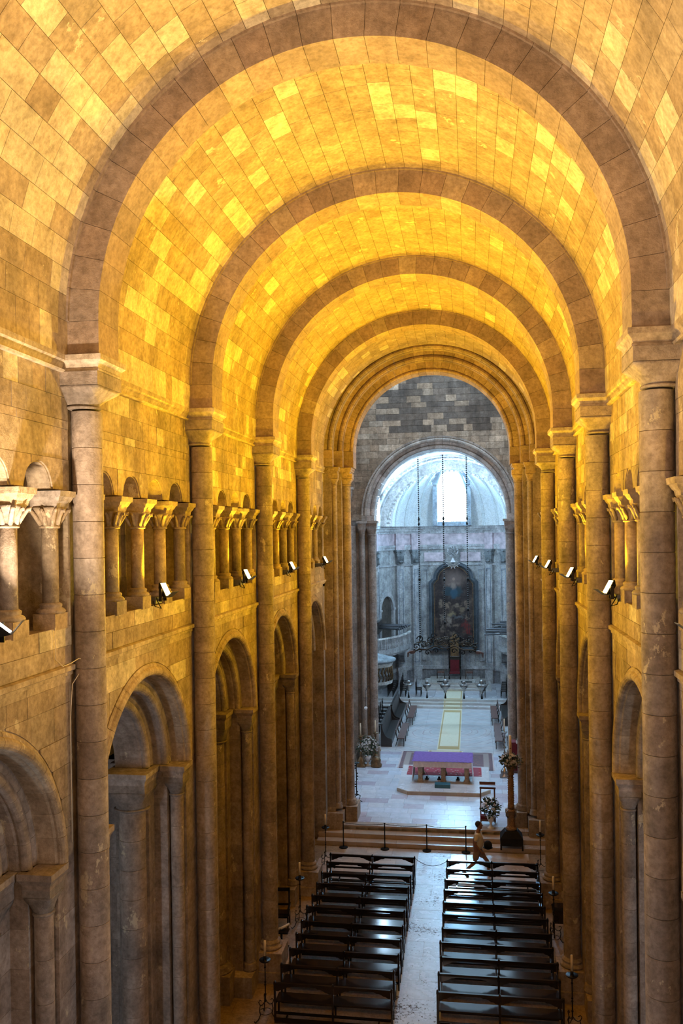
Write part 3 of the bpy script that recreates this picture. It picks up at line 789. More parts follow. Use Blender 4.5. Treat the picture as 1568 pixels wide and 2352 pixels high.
# entablature bands (run round the walls)
def band(name, z0, z1, off, mat, col, parent=wa2):
    for i in range(7):
        m_ = MB(); wall_seg(m_, AP[i], AP[i+1], z0, z1, .05, off); put(name, m_.mesh(name, mat), parent, color=col)
CW = (0.48, 0.48, 0.50, 1)
band('skirting', .9, 1.9, .14, 'choir', (0.26, 0.26, 0.28, 1)); band('skirting_moulding', 1.9, 2.15, .20, 'choir', CW)
band('architrave', 9.72, 9.85, .08, 'choir', CW)
band('cornice_lower', 11.12, 11.28, .16, 'choir', CW); band('cornice_lower', 10.92, 11.12, .10, 'choir', CW)
band('frieze', 11.28, 12.12, .06, 'pink', CW)
band('cornice', 12.12, 12.30, .16, 'choir', CW); band('cornice', 12.30, 12.48, .30, 'choir', CW); band('cornice', 12.48, 12.66, .42, 'choir', CW)
# pilasters with capitals, panels between them
def on_wall(i, u):
    A, B = Vector(AP[i]), Vector(AP[i+1]); d = (B-A); L = d.length; d.normalize(); nrm = Vector((d.y, -d.x))
    return A+d*u*L, d, nrm, math.atan2(d.y, d.x)
def volute(mb, cx, cz, r, sgn):
    pts = []
    for k in range(16):
        a = k*.62; rr = r*(1-k/18); pts.append((cx+sgn*rr*math.cos(a), -.27, cz+rr*math.sin(a)))
    mb.tube(pts, .035, 5)
pil_n = 0
def pilaster(i, u, wd=.62):
    global pil_n
    p, d, nrm, ang = on_wall(i, u); hw = wd/2
    names = {0: 'on the left side wall', 1: 'on the left corner of the apse', 2: 'left of the painting', 3: 'beside the painting', 4: 'right of the painting', 5: 'on the right corner of the apse', 6: 'on the right side wall'}
    pw = {(0, .72): ', nearer one', (0, .95): ', farther one', (2, .18): ', outer one', (2, .77): ', inner one', (4, .23): ', inner one', (4, .82): ', outer one', (6, .05): ', farther one', (6, .28): ', nearer one'}.get((i, u), '')
    t = thing('pilaster', 'marble pilaster with scrolled capital %s%s' % (names[i], pw), 'pilaster', (p.x, p.y, 0), ang)
    put('pedestal', MB().box(-hw-.06, hw+.06, -.38, -.12, .93, 2.0).box(-hw-.12, hw+.12, -.42, -.12, 1.95, 2.2).mesh('pedestal', 'choir'), t, color=(0.50, 0.50, 0.52, 1))
    put('shaft', MB().box(-hw, hw, -.30, 0, 2.2, 9.75).mesh('shaft', 'choir'), t, color=CW)
    fr = MB()
    for (a, b, c, d_) in ((-hw+.1, -hw+.15, 2.5, 9.45), (hw-.15, hw-.1, 2.5, 9.45), (-hw+.1, hw-.1, 2.45, 2.52), (-hw+.1, hw-.1, 9.42, 9.49)): fr.box(a, b, -.335, -.29, c, d_)
    put('panel_moulding', fr.mesh('panel_moulding', 'choir'), t, color=(0.30, 0.34, 0.40, 1))  # darker than the shaft: shadow lines of the panel put into the colour
    cap = MB().taper((-hw+.06, hw-.06, -.24, 0, 9.85), (-hw-.02, hw+.02, -.32, 0, 10.8)).box(-hw-.12, hw+.12, -.40, 0, 10.8, 10.93)
    for sg in (-1, 1): volute(cap, sg*(hw-.06), 10.55, .17, sg)
    for k in range(5): cap.tube([((k-2)*.11, -.27, 9.95), ((k-2)*.11, -.33, 10.2), ((k-2)*.11, -.37, 10.45), ((k-2)*.11, -.33, 10.4)], [.04, .05, .04, .02], 6)
    cap.ball((0, -.36, 10.05), .12, 8, 5, (1.4, .7, .8)); cap.ball((0, -.36, 10.78), .07)
    put('capital', cap.mesh('capital', 'choir'), t, color=(0.24, 0.26, 0.28, 1))
    put('entablature_block', MB().box(-hw-.06, hw+.06, -.26, 0, 10.93, 12.14).mesh('entablature_block', 'pink'), t)
for i, u in ((0, .72), (0, .95), (2, .18), (2, .77), (4, .23), (4, .82), (5, .45), (6, .05), (6, .28)):
    pilaster(i, u)
for (x0, x1, z0, z1, m_) in ((-1.95, -.42, 10.02, 10.68, 'pink'), (.75, 2.25, 10.02, 10.68, 'pink')):
    put('inlay', MB().box(x0, x1, 64.36, 64.5, z0, z1).mesh('inlay', m_), wa2)
for (x0, x1, z0, z1) in ((-2.2, -1.75, 2.5, 9.4), (2.05, 2.5, 2.5, 9.4), (-1.55, -.75, 1.55, 3.3), (-.65, -.2, 1.55, 3.3), (.75, 1.15, 1.55, 3.3), (1.3, 1.8, 1.55, 3.3)):
    mb = MB()
    for (a, b, c, d_) in ((x0, x0+.05, z0, z1), (x1-.05, x1, z0, z1), (x0, x1, z0, z0+.05), (x0, x1, z1-.05, z1)): mb.box(a, b, 64.44, 64.5, c, d_)
    put('panel_moulding', mb.mesh('panel_moulding', 'choir'), wa2, color=(0.36, 0.39, 0.44, 1))  # wall panel frames, shadow lines painted in by the darker tone

# half dome, ribs, window
DY, DZ, DR_ = 60.4, 12.66, 4.15
def dome_pt(th, ph, R=DR_):                     # th: 0 right .. PI left; ph: 0 base .. PI/2 top
    return (AX+R*math.cos(th)*math.cos(ph)*1.0, DY+R*math.sin(th)*math.cos(ph), DZ+R*math.sin(ph)*1.06)
mb = MB(); nth, nph = 84, 40
vv = [dome_pt(PI*i/nth, PI/2*j/nph) for j in range(nph+1) for i in range(nth+1)]
ff = []
for j in range(nph):
    for i in range(nth):
        th = PI*(i+.5)/nth; ph = PI/2*(j+.5)/nph; q_ = dome_pt(th, ph)
        dx_ = abs(q_[0]-AX-.05)
        if q_[1] > DY+.5 and dx_ < 1.30 and (q_[2] < 15.75 or (dx_/1.30)**2+((q_[2]-15.75)/1.28)**2 < 1): continue   # window opening
        ff.append((j*(nth+1)+i, j*(nth+1)+i+1, (j+1)*(nth+1)+i+1, (j+1)*(nth+1)+i))
mb.add(vv, ff, True)
dome = struct('ceiling', mb.mesh('ceiling', 'choir_plain'), color=(0.62, 0.63, 0.64, 1))
for th in (.28, .62, .95, 1.22, PI-1.22, PI-.95, PI-.62, PI-.28):
    for (dth, rr, nm) in ((0, .0, 'rib'),):
        ts = [PI/2*.98*k/12 for k in range(13)]
        me = MB()
        prof = [(-.11, .04), (-.11, -.05), (-.05, -.12), (.05, -.12), (.11, -.05), (.11, .04)]
        def pf(t_, u_, v_, th=th):
            P0 = Vector(dome_pt(th, t_, DR_+v_)); tg = Vector((-math.sin(th), math.cos(th), 0)); return tuple(P0+tg*u_*(1-.55*t_/(PI/2)))
        me.sweep(prof, pf, ts); put(nm, me.mesh(nm, 'choir_plain'), dome, color=(0.55, 0.58, 0.60, 1))
WY = 64.15
wn = struct('window_4', MB().mesh('window', 'choir')) if False else None
fr = MB(); wx = AX+.05; wr = 1.06; wz = 15.75
inner = [(wx+wr*math.cos(PI*k/12), wz+.95*math.sin(PI*k/12)) for k in range(13)]
outer = [(wx+(wr+.34)*math.cos(PI*k/12), wz+1.38*math.sin(PI*k/12)) for k in range(13)]
for k in range(12): fr.prism([inner[k], inner[k+1], outer[k+1], outer[k]], 62.75, WY+.5, 'y')
fr.box(wx-wr-.34, wx-wr, 63.2, WY+.5, 12.7, wz); fr.box(wx+wr, wx+wr+.34, 63.2, WY+.5, 12.7, wz); fr.box(wx-wr-.34, wx+wr+.34, WY-.6, WY+.5, 12.66, 13.0)
for sg in (-1, 1): fr.ball((wx+sg*(wr-.02), WY-.3, wz+.05), .13, 8, 5)
wn = struct('window_4', fr.mesh('window_frame', 'choir'), color=(0.36, 0.40, 0.46, 1))
pn = MB(); pn.prism([(wx-wr, 13.0), (wx+wr, 13.0)]+inner, WY-.05, WY, 'y'); put('pane', pn.mesh('pane', 'pane_apse'), wn)
for k in (-1, 0, 1): put('glazing_bar', MB().box(wx+k*.52-.012, wx+k*.52+.012, WY-.09, WY-.05, 13.0, 16.5).mesh('glazing_bar', 'galv'), wn)
for k in range(5): put('glazing_bar', MB().box(wx-wr, wx+wr, WY-.09, WY-.05, 13.55+k*.62, 13.57+k*.62).mesh('glazing_bar', 'galv'), wn)
# crown of ornament above the window
orn = MB()
for k in range(11):
    a = PI*k/10; orn.ball((wx+(wr+.42)*math.cos(a), 62.7, wz+.1+1.50*math.sin(a)), .11, 6, 4)
put('window_garland', orn.mesh('window_garland', 'choir'), wn, color=(0.8, 0.8, 0.82, 1))
# arch at the mouth of the half dome and the barrel vault over the choir
cv = struct('ceiling', MB().sweep([(0, 0), (16.0, 0), (16.0, .3), (0, .3)], lambda t_, u, v: (AX+(5.0+v)*math.sin(t_), 44.38+u, DZ+(4.55+v)*math.cos(t_)), [-PI/2+PI*k/28 for k in range(29)], smooth=False).mesh('ceiling', 'choir_plain'), color=(0.66, 0.67, 0.68, 1))
for (yy, pr_, hw, c) in ((60.2, .62, .30, (0.80, 0.79, 0.80, 1)), (59.2, .10, .18, CW), (56.0, .16, .35, CW), (54.9, .08, .12, (0.5, 0.5, 0.54, 1)), (51.0, .16, .35, CW), (48.0, .10, .15, CW)):
    me = MB().sweep([(-hw, .05), (hw, .05), (hw, -pr_*.7), (hw*.5, -pr_), (-hw*.5, -pr_), (-hw, -pr_*.7)], lambda t_, u, v: (AX+(4.95+v)*math.sin(t_), yy+u, DZ+(4.5+v)*math.cos(t_)), [-PI/2+PI*k/28 for k in range(29)]).mesh('vault_band', 'choir')
    put('vault_band', me, cv, color=c)
gar = MB()
for k in range(1, 44):
    a = -PI/2+PI*k/44; q = rnd.uniform(.8, 1.25)
    gar.ball((AX+4.25*math.sin(a), 59.86, DZ+3.82*math.cos(a)), .085*q, 6, 4)
    gar.ball((AX+4.78*math.sin(a), 55.6, DZ+4.33*math.cos(a)), .08*q, 6, 4)
g_ = put('stucco_garland', gar.mesh('stucco_garland', 'choir'), cv, color=(0.72, 0.66, 0.68, 1)); g_['kind'] = 'stuff'
# tympanum between barrel and half dome
mb = MB(); n = 24
for k in range(n):
    a0, a1 = PI*k/n, PI*(k+1)/n
    mb.prism([(AX+4.1*math.cos(a0), DZ+4.30*math.sin(a0)), (AX+4.1*math.cos(a1), DZ+4.30*math.sin(a1)), (AX+5.2*math.cos(a1), DZ+4.9*math.sin(a1)), (AX+5.2*math.cos(a0), DZ+4.9*math.sin(a0))], 60.35, 60.5, 'y')
put('tympanum', mb.mesh('tympanum', 'choir_plain'), cv, color=(0.7, 0.7, 0.72, 1))
put('painted_panel', MB().prism([(-3.78, 16.48), (-2.87, 16.70), (-3.41, 15.82)], 60.28, 60.36, 'y').mesh('painted_panel', 'sky_fresco'), cv)
struct('wall_apse', MB().box(-7.5, 7.5, 64.6, 65, .5, 20).box(-7.5, -5.6, 44.9, 65, 12.6, 20).box(5.9, 7.5, 44.9, 65, 12.6, 20).mesh('wall', 'choir_plain'), color=(*C_CHOIR, 1))
# side windows in the lunettes of the choir
for s, nn in ((-1, 5), (1, 6)):
    for q, yy in enumerate((53.4,)):
        xx = AX+s*4.35
        fr = MB(); r_ = 1.0; zc = 14.3
        inn = [(yy+r_*math.cos(PI*k/10), zc+r_*math.sin(PI*k/10)) for k in range(11)]; out = [(yy+(r_+.25)*math.cos(PI*k/10), zc+(r_+.25)*math.sin(PI*k/10)) for k in range(11)]
        for k in range(10): fr.prism([inn[k], inn[k+1], out[k+1], out[k]], xx, xx+s*.8, 'x')
        fr.box(xx, xx+s*.8, yy-r_-.25, yy-r_, 12.7, zc); fr.box(xx, xx+s*.8, yy+r_, yy+r_+.25, 12.7, zc); fr.box(xx, xx+s*.8, yy-r_, yy+r_, 12.66, 12.9)
        wn = struct('window_%d' % (nn+q*2), fr.mesh('window_frame', 'choir'), color=CW)
        put('pane', MB().prism([(yy-r_, 12.9), (yy+r_, 12.9)]+inn, xx+s*.03, xx+s*.06, 'x').mesh('pane', 'pane_side'), wn)

# ---- west end, behind the camera
ww_ = struct('wall_back', MB().box(-9, 9, -7.3, -7, 0, 20).mesh('wall', 'stone'))
wn = struct('window_11', MB().lathe([(2.5, 0), (2.5, .1), (2.2, .1), (2.2, 0)], 0, 0, 0, 32, cap=False).mesh('window_frame', 'stone'), loc=(0, -7, 15.2), rot=(-PI/2, 0, 0))
put('pane', MB().lathe([(2.2, 0), (2.2, .05)], seg=32).mesh('pane', 'pane_west'), wn)
for s, nn, ys_ in ((-1, 12, (8.6,)), (1, 14, (8.6,))):
    for q, yy in enumerate(ys_):
        wn = struct('window_%d' % (nn+q), MB().box(s*8.3, s*8.4, yy-.7, yy+.7, 3.4, 7.6).mesh('window_frame', 'stone'))
        put('pane', MB().box(s*8.26, s*8.3, yy-.6, yy+.6, 3.5, 7.5).mesh('pane', 'pane_aisle'), wn)

# ================================================================= FLOODLIGHTS
def floodlight(s, x, yy, z, label, near=False):
    t = thing('floodlight', label, 'light', (x, yy, z))
    d = Vector((-s*.78, -.36, .54) if not near else ((.60, .22, .77) if s < 0 else (-.78, -.05, .6))).normalized()
    q = d.to_track_quat('Z', 'Y').to_euler()
    put('housing', MB().taper((-.06, .06, -.09, .09, -.10), (-.08, .08, -.155, .155, -.02)).box(-.08, .08, -.155, .155, -.02, .0).mesh('housing', 'black'), t, (0, 0, 0), q)
    put('lens', MB().box(-.062, .062, -.135, .135, .002, .008).mesh('lens', 'lensw' if near and s < 0 else 'lens'), t, (0, 0, 0), q)
    put('flap', MB().box(-.08, .08, -.168, -.158, -.01, .20).mesh('flap', 'galv'), t, (0, 0, 0), q)
    put('bracket', MB().tube([(s*.02, .0, -.10), (s*.07, 0, -.19), (s*.22, 0, -.21)], .018).box(s*.03, s*.09, -.13, -.11, -.22, .02).box(s*.03, s*.09, .11, .13, -.22, .02).mesh('bracket', 'iron'), t)
    put('ballast_box', MB().box(s*.14, s*.42, -.16, .16, -.26, -.14).mesh('ballast_box', 'galv'), t)
    put('cable', MB().tube([(s*.15, -.1, -.14), (s*.10, -.16, -.22), (s*.02, -.2, -.34), (s*.12, -.25, -.30), (s*.16, -.24, -.2)], .011, 5).mesh('cable', 'black'), t)
    ld = bpy.data.lights.new('floodlight_beam', 'AREA'); ld.shape = 'RECTANGLE'; ld.size = .18; ld.size_y = .26
    ld.energy = LAMP_POWER; ld.color = LAMP_COL if not near else (LAMP_COL_NEAR if s > 0 else (1.0, .82, .60))
    if near: ld.energy = LAMP_POWER*(.34 if s > 0 else .58)
    ld.spread = 2.7
    lo = bpy.data.objects.new('beam', ld); COL.objects.link(lo); lo.parent = t
    lo.location = d*.03; lo.rotation_euler = (-d).to_track_quat('Z', 'Y').to_euler()
FLAB = ['floodlight with glowing lens on the %s gallery sill, nearest in full view', 'floodlight with glowing lens on the %s gallery sill, second in full view', 'floodlight with glowing lens on the %s gallery sill, third in full view', 'farthest and smallest floodlight on the %s gallery sill']
for i, (xl, yl, xr, yr) in enumerate(((-4.12, 15.33, 4.08, 16.3), (-4.04, 20.95, 4.02, 21.94), (-4.02, 26.36, 3.94, 27.3), (-3.9, 31.9, 3.89, 31.9))):
    floodlight(-1, xl, yl, 11.27, FLAB[i] % 'left'); floodlight(1, xr, yr, 11.22, FLAB[i] % 'right')
floodlight(-1, -3.96, 9.38, 11.25, 'white glaring floodlight cut by the left edge of the view', True)
floodlight(1, 4.08, 9.85, 11.25, 'floodlight at the right edge of the view on the gallery sill', True)
floodlight(-1, -4.0, 3.5, 11.25, 'floodlight on the left behind the edge of the view', True)
floodlight(1, 4.0, 3.5, 11.25, 'floodlight on the right behind the edge of the view', True)

# ================================================================= PEWS
def pew_parts(L, screen=False):
    """pew running along +x from 0 to L, facing +y; back at y=0"""
    P = []
    top = MB().box(-.03, L+.03, -.03, .03, .90, .955); P.append(('top_rail', top))
    if not screen: P.append(('seat', MB().box(0, L, .05, .46, .43, .465)))
    half = L/2
    for k in range(2):                           # carved apron under the rail, one in each half
        x0 = .03+k*half; x1 = x0+half-.06; n = 24; pts = [(x0, .90)]
        for i in range(n+1):
            u = i/n; e = min(u, 1-u)
            d = .16 if e < .06 else (.13-.10*min(1, (e-.06)/.22) + .012*math.sin(e*110))
            if e > .28: d = .022
            pts.append((x0+(x1-x0)*u, .90-d))
        pts.append((x1, .90))
        mb = MB()
        for a, b in zip(pts[1:-1], pts[2:-1]): mb.prism([a, b, (b[0], .905), (a[0], .905)], -.012, .012, 'y')
        P.append(('apron', mb))
    for x in (0, half, L):
        P.append(('post', MB().box(x-.025, x+.025, -.03, .03, 0, .98).tube([(x, 0, .96), (x, 0, 1.0)], [.03, .012], 6)))
        if not screen: P.append(('leg', MB().box(x-.022, x+.022, .38, .44, 0, .43).box(x-.02, x+.02, .0, .42, .37, .42)))
    P.append(('stretcher', MB().box(0, L, -.015, .015, .16, .22)))
    if screen: P.append(('panel_rail', MB().box(0, L, -.015, .015, .47, .53)))
    P.append(('kneeler', MB().box(.05, L-.05, -.30 if not screen else -.26, -.12, .10, .14)))
    P.append(('>bracket', MB().box(.3, .34, -.28, 0, .10, .16))); P.append(('>bracket', MB().box(L-.34, L-.3, -.28, 0, .10, .16)))
    return P
def build_parts(t, parts, mat, col=None):
    last = None
    for nm, mb in parts:
        if nm[0] == '>': put(nm[1:], mb.mesh(nm[1:], mat), last, color=col)
        else: last = put(nm, mb.mesh(nm, mat), t, color=col)
rowsR = [29.38, 28.66, 27.75, 26.95, 26.06, 25.24, 24.33, 23.5, 22.68, 21.83, 20.95]
rowsL = [29.5, 28.78, 27.84, 26.98, 26.07, 25.27, 24.3, 23.5, 22.63, 21.77, 20.87]
for s, rows, x0, L, sd in ((1, rowsR, .62, 3.02, 'right'), (-1, rowsL, -3.47, 2.96, 'left')):
    t = thing('pew_screen', 'dark wooden front rail screen before the foremost pew on the %s of the aisle' % sd, 'screen', (x0, rows[0], 0))
    build_parts(t, pew_parts(L, True), 'wood')
    p0 = None
    for k, yy in enumerate(rows[1:]):
        lab = 'dark varnished pew on the %s of the aisle, %s from the altar steps' % (sd, ORD[k])
        if k == 9: lab = 'dark varnished pew on the %s of the aisle, the one nearest the camera' % sd
        if p0 is None:
            p0 = thing('pew', lab, 'pew', (x0, yy, 0), 0, 'pews on the %s of the aisle' % sd); build_parts(p0, pew_parts(L), 'wood')
        else: dup(p0, (x0+(rnd.uniform(-.03, .03)), yy, 0), rnd.uniform(-.004, .004), lab)

# rope barriers and stanchions
STN = []
for i, (x, lab) in enumerate(((-3.5, 'black rope stanchion beside the left crossing pier'), (-1.88, 'black rope stanchion at the steps, left one of three in the open'), (-.26, 'black rope stanchion at the steps, in line with the aisle'), (1.23, 'black rope stanchion at the steps just left of the walking man'))):
    t = thing('stanchion', lab, 'post', (x, 32.68, 0))
    put('base', MB().lathe([(.17, 0), (.17, .02), (.03, .04)], seg=16).mesh('base', 'black'), t)
    put('pole', MB().lathe([(.022, .03), (.022, .98), (.03, .985), (.03, 1.02), (.0, 1.03)], seg=10).mesh('pole', 'black'), t)
def sag(a, b, d, n=14):
    a, b = Vector(a), Vector(b); return [a.lerp(b, i/n)-Vector((0, 0, d*4*(i/n)*(1-i/n))) for i in range(n+1)]
for a, b, lab in (((-3.5, 32.68, .98), (-1.88, 32.68, .98), 'thin dark cord between the two leftmost stanchions'), ((-1.88, 32.68, .98), (-.26, 32.68, .98), 'thin dark cord between the left and middle stanchions'), ((-.26, 32.68, .98), (1.23, 32.68, .98), 'thin dark cord between the middle and right stanchions'),
                  ((-.50, 29.5, .93), (.62, 29.38, .93), 'dark cord slung across the aisle between the pew screens')):
    tag(put('cord', MB().tube(sag(a, b, .22 if abs(a[1]-b[1]) > .05 else .06), .009, 5).mesh('cord', 'black')), lab, 'cord')

# ================================================================= IRON CANDELABRA beside the pews
def candelabrum(x, y, lab, z0=0):
    t = thing('floor_candelabrum', lab, 'candle stand', (x, y, z0))
    pole = MB().tube([(0, 0, .42), (0, 0, .8), (0, 0, 1.45)], .016, 8)
    for z in (.62, .86, .93, 1.3): pole.ball((0, 0, z), .03, 8, 5)
    put('pole', pole.mesh('pole', 'iron'), t)
    put('drip_pan', MB().lathe([(.02, 1.43), (.12, 1.46), (.15, 1.50), (.145, 1.505), (.05, 1.47), (.04, 1.53), (.035, 1.60), (.02, 1.6)], seg=18).mesh('drip_pan', 'iron'), t)
    put('candle', MB().lathe([(.033, 1.55), (.033, 1.98), (.012, 1.99)], seg=12).mesh('candle', 'wax'), t)
    for k in range(3):
        a = PI/2+k*2*PI/3+.4; c, s_q = math.cos(a), math.sin(a); pts = []
        for (r, z) in ((.0, .50), (.05, .42), (.12, .38), (.19, .42), (.22, .50), (.18, .54), (.14, .50)): pts.append((c*r, s_q*r, z))
        put('scroll', MB().tube(pts, .012, 5).mesh('scroll', 'iron'), t)
        put('leg', MB().tube([(c*.17, s_q*.17, .41), (c*.20, s_q*.20, .30), (c*.17, s_q*.17, .16), (c*.24, s_q*.24, .06), (c*.34, s_q*.34, .025), (c*.37, s_q*.37, .07)], .013, 5).mesh('leg', 'iron'), t)
    put('tie_ring', MB().tube([(.16*math.cos(2*PI*k/16), .16*math.sin(2*PI*k/16), .18) for k in range(17)], .008, 4).mesh('tie_ring', 'iron'), t)
candelabrum(-3.86, 26.0, 'tall iron candle stand with scrolled feet left of the pews, middle of the left side')
candelabrum(-3.72, 20.9, 'tall iron candle stand with scrolled feet left of the pews, nearest the camera')
candelabrum(-3.84, 30.6, 'tall iron candle stand on the left by the last nave pier')
candelabrum(3.86, 25.8, 'tall iron candle stand with scrolled feet right of the pews, middle of the right side')
candelabrum(3.86, 21.1, 'tall iron candle stand with scrolled feet right of the pews, nearest the camera')
candelabrum(3.86, 30.7, 'tall iron candle stand on the right by the last nave pier')
# dark chair and a white carved hand-shaped font by the left pier, dark box by the right pier
t = thing('armchair', 'dark wooden armchair standing between the left piers beside the pews', 'chair', (-4.45, 25.8, 0), .1)
put('seat', MB().box(-.28, .28, -.25, .25, .40, .46).mesh('seat', 'wood'), t)
for (x, y) in ((-.26, -.23), (.26, -.23), (-.26, .23), (.26, .23)): put('leg', MB().box(x-.025, x+.025, y-.025, y+.025, 0, .40).mesh('leg', 'wood'), t)
put('backrest', MB().box(-.28, -.23, .21, .26, .46, 1.15).box(.23, .28, .21, .26, .46, 1.15).box(-.28, .28, .21, .26, 1.05, 1.15).box(-.23, .23, .22, .25, .6, .66).mesh('backrest', 'wood'), t)
for sx in (-1, 1): put('armrest', MB().box(sx*.28-.03, sx*.28+.03, -.25, .25, .66, .70).box(sx*.28-.02, sx*.28+.02, -.24, -.19, .46, .66).mesh('armrest', 'wood'), t)
t = thing('basket', 'small dark stand with pale rolled papers beside the dark armchair', 'stand', (-4.12, 24.5, 0))
put('stand', MB().box(-.2, .2, -.15, .15, .0, .04).box(-.03, .03, -.03, .03, .04, .5).box(-.22, .22, -.16, .16, .5, .54).mesh('stand', 'wood'), t)
for k in range(3): put('paper_roll', MB().tube([(-.2+.1*k, -.1, .57+.03*k), (.12+.05*k, .1, .62+.04*k)], .035, 8).mesh('paper_roll', 'linen'), t)
t = thing('offering_box', 'small black box on legs beside the right pier and pews', 'box', (4.12, 26.3, 0))
put('body', MB().box(-.25, .25, -.2, .2, .45, .85).mesh('body', 'wood'), t); put('lid', MB().taper((-.27, .27, -.22, .22, .85), (-.2, .2, -.16, .16, .93)).mesh('lid', 'wood'), t)
for (x, y) in ((-.22, -.17), (.22, -.17), (-.22, .17), (.22, .17)): put('leg', MB().box(x-.02, x+.02, y-.02, y+.02, 0, .45).mesh('leg', 'wood'), t)

# ================================================================= ALTAR PLATFORM AND ALTAR
dz0 = .51
dais_top = [(-1.9, 38.45), (-1.38, 37.95), (1.80, 37.98), (2.28, 38.55), (2.28, 42.3), (-1.9, 42.3)]
t = thing('altar_platform', 'low marble altar platform with cut front corners on the crossing floor', 'platform', (0, 0, dz0))
put('core', MB().prism([(p[0]*.995, p[1]+.02) for p in dais_top], 0, .11, 'z').mesh('core', 'floor'), t, color=(.36, .27, .19, 1))
for i in range(4):
    for j in range(4):
        x0 = -1.9+i*1.045; y0 = 38.0+j*1.075
        poly = [(x0+.003, y0+.003), (x0+1.042, y0+.003), (x0+1.042, y0+1.072), (x0+.003, y0+1.072)]
        for (a, b) in ((dais_top[0], dais_top[1]), (dais_top[2], dais_top[3])):
            d = Vector((b[0]-a[0], b[1]-a[1])).normalized(); n = (-d.y, d.x); poly = clip_half(poly, n, n[0]*a[0]+n[1]*a[1]) if poly else []
        if len(poly) > 2: put('tile', MB().prism(poly, .11, .15, 'z').mesh('tile', 'tile'), t, color=tone((0.62, 0.60, 0.60), .06))
for a, b in ((dais_top[0], dais_top[1]), (dais_top[1], (-.3, 37.96)), ((-.3, 37.96), (.8, 37.97)), ((.8, 37.97), dais_top[2]), (dais_top[2], dais_top[3])):
    A, B = Vector(a), Vector(b); d = (B-A).normalized(); n = Vector((-d.y, d.x))
    pts = [A-n*.02+d*.003, B-n*.02-d*.003, B+n*.04-d*.003, A+n*.04+d*.003]
    put('edge_stone', MB().prism([(p.x, p.y) for p in pts], 0, .152, 'z').mesh('edge_stone', 'tile'), t, color=tone((0.42, 0.32, 0.22), .08))
t = thing('altar', 'free-standing stone altar table covered by a purple cloth over white linen', 'altar', (.13, 40.4, dz0+.15))
for x in (-1.03, .03, 1.1):
    for y in (-.95, .4): put('leg', MB().box(x-.14, x+.14, y-.12, y+.12, 0, .08).taper((x-.12, x+.12, y-.1, y+.1, .08), (x-.09, x+.09, y-.08, y+.08, .2)).taper((x-.09, x+.09, y-.08, y+.08, .2), (x-.12, x+.12, y-.10, y+.10, .95)).mesh('leg', 'stone'), t, color=tone((0.42, 0.33, 0.25)))
put('tabletop', MB().box(-1.3, 1.3, -1.08, .55, .92, 1.0).mesh('tabletop', 'stone'), t, color=(.5, .42, .35, 1))
def cloth(x0, x1, y0, y1, z, drop_s, drop_f, th=.0, amp=.012):
    mb = MB(); nx = 60
    mb.box(x0, x1, y0, y1, z-.006, z)
    for (fy, dr) in ((y0, drop_f), (y1, drop_f)):
        if dr <= 0: continue
        sg = -1 if fy == y0 else 1; v = []
        for i in range(nx+1):
            u = i/nx; x = x0+(x1-x0)*u; w_ = amp*math.sin(u*95)*1.0
            v += [(x, fy, z), (x, fy+sg*(.012+abs(w_)), z-dr*.5), (x, fy+sg*(.016+w_*1.3+amp), z-dr)]
        mb.add(v, [(i*3+k, (i+1)*3+k, (i+1)*3+k+1, i*3+k+1) for i in range(nx) for k in range(2)], True)
    for (fx, dr) in ((x0, drop_s), (x1, drop_s)):
        if dr <= 0: continue
        sg = -1 if fx == x0 else 1; v = []; ny = 30
        for i in range(ny+1):
            u = i/ny; y = y0+(y1-y0)*u; w_ = .03*math.sin(u*38)
            v += [(fx, y, z), (fx+sg*(.02+abs(w_)), y, z-dr*.5), (fx+sg*(.04+w_+.02), y, z-dr)]
        mb.add(v, [(i*3+k, (i+1)*3+k, (i+1)*3+k+1, i*3+k+1) for i in range(ny) for k in range(2)], True)
    return mb
o = put('linen_cloth', cloth(-1.33, 1.33, -1.12, .58, 1.012, .95, .27).mesh('linen_cloth', 'linen'), None, (.13, 40.4, dz0+.15)); tag(o, 'white linen altar cloth hanging low at both ends of the altar', 'cloth')
o = put('purple_cloth', cloth(-1.335, 1.335, -1.13, .59, 1.022, .02, .012).mesh('purple_cloth', 'purple'), None, (.13, 40.4, dz0+.15)); tag(o, 'purple cloth laid over the top of the altar', 'cloth')
# rugs
def rug_material(name, field, border, motif):
    m = bpy.data.materials.new(name); nt, b = nodes_of(m); tc = N(nt, 'ShaderNodeTexCoord')
    sx = N(nt, 'ShaderNodeSeparateXYZ'); nt.links.new(tc.outputs['Generated'], sx.inputs[0])
    def edge(o_):
        a = N(nt, 'ShaderNodeMath', operation='SUBTRACT'); nt.links.new(o_, a.inputs[0]); a.inputs[1].default_value = .5
        c = N(nt, 'ShaderNodeMath', operation='ABSOLUTE'); nt.links.new(a.outputs[0], c.inputs[0]); return c.outputs[0]
    ex, ey = edge(sx.outputs[0]), edge(sx.outputs[1])
    mx = N(nt, 'ShaderNodeMath', operation='MAXIMUM'); nt.links.new(ex, mx.inputs[0]); nt.links.new(ey, mx.inputs[1])
    v = N(nt, 'ShaderNodeTexVoronoi', feature='F1', distance='CHEBYCHEV'); v.inputs['Scale'].default_value = 5; nt.links.new(tc.outputs['Object'], v.inputs[0])
    col = mixc(nt, field, motif, ramp(nt, v.outputs['Distance'], [(.18, (1, 1, 1)), (.24, (0, 0, 0))]))
    col = mixc(nt, col, border, ramp(nt, mx.outputs[0], [(.40, (0, 0, 0)), (.405, (1, 1, 1)), (.46, (1, 1, 1)), (.465, (0, 0, 0))]))
    nt.links.new(col, b.inputs['Base Color']); b.inputs['Roughness'].default_value = .95; return m
M['rug_red'] = rug_material('red_patterned_wool', (0.30, 0.035, 0.05), (0.28, 0.05, 0.07), (0.40, 0.25, 0.22))
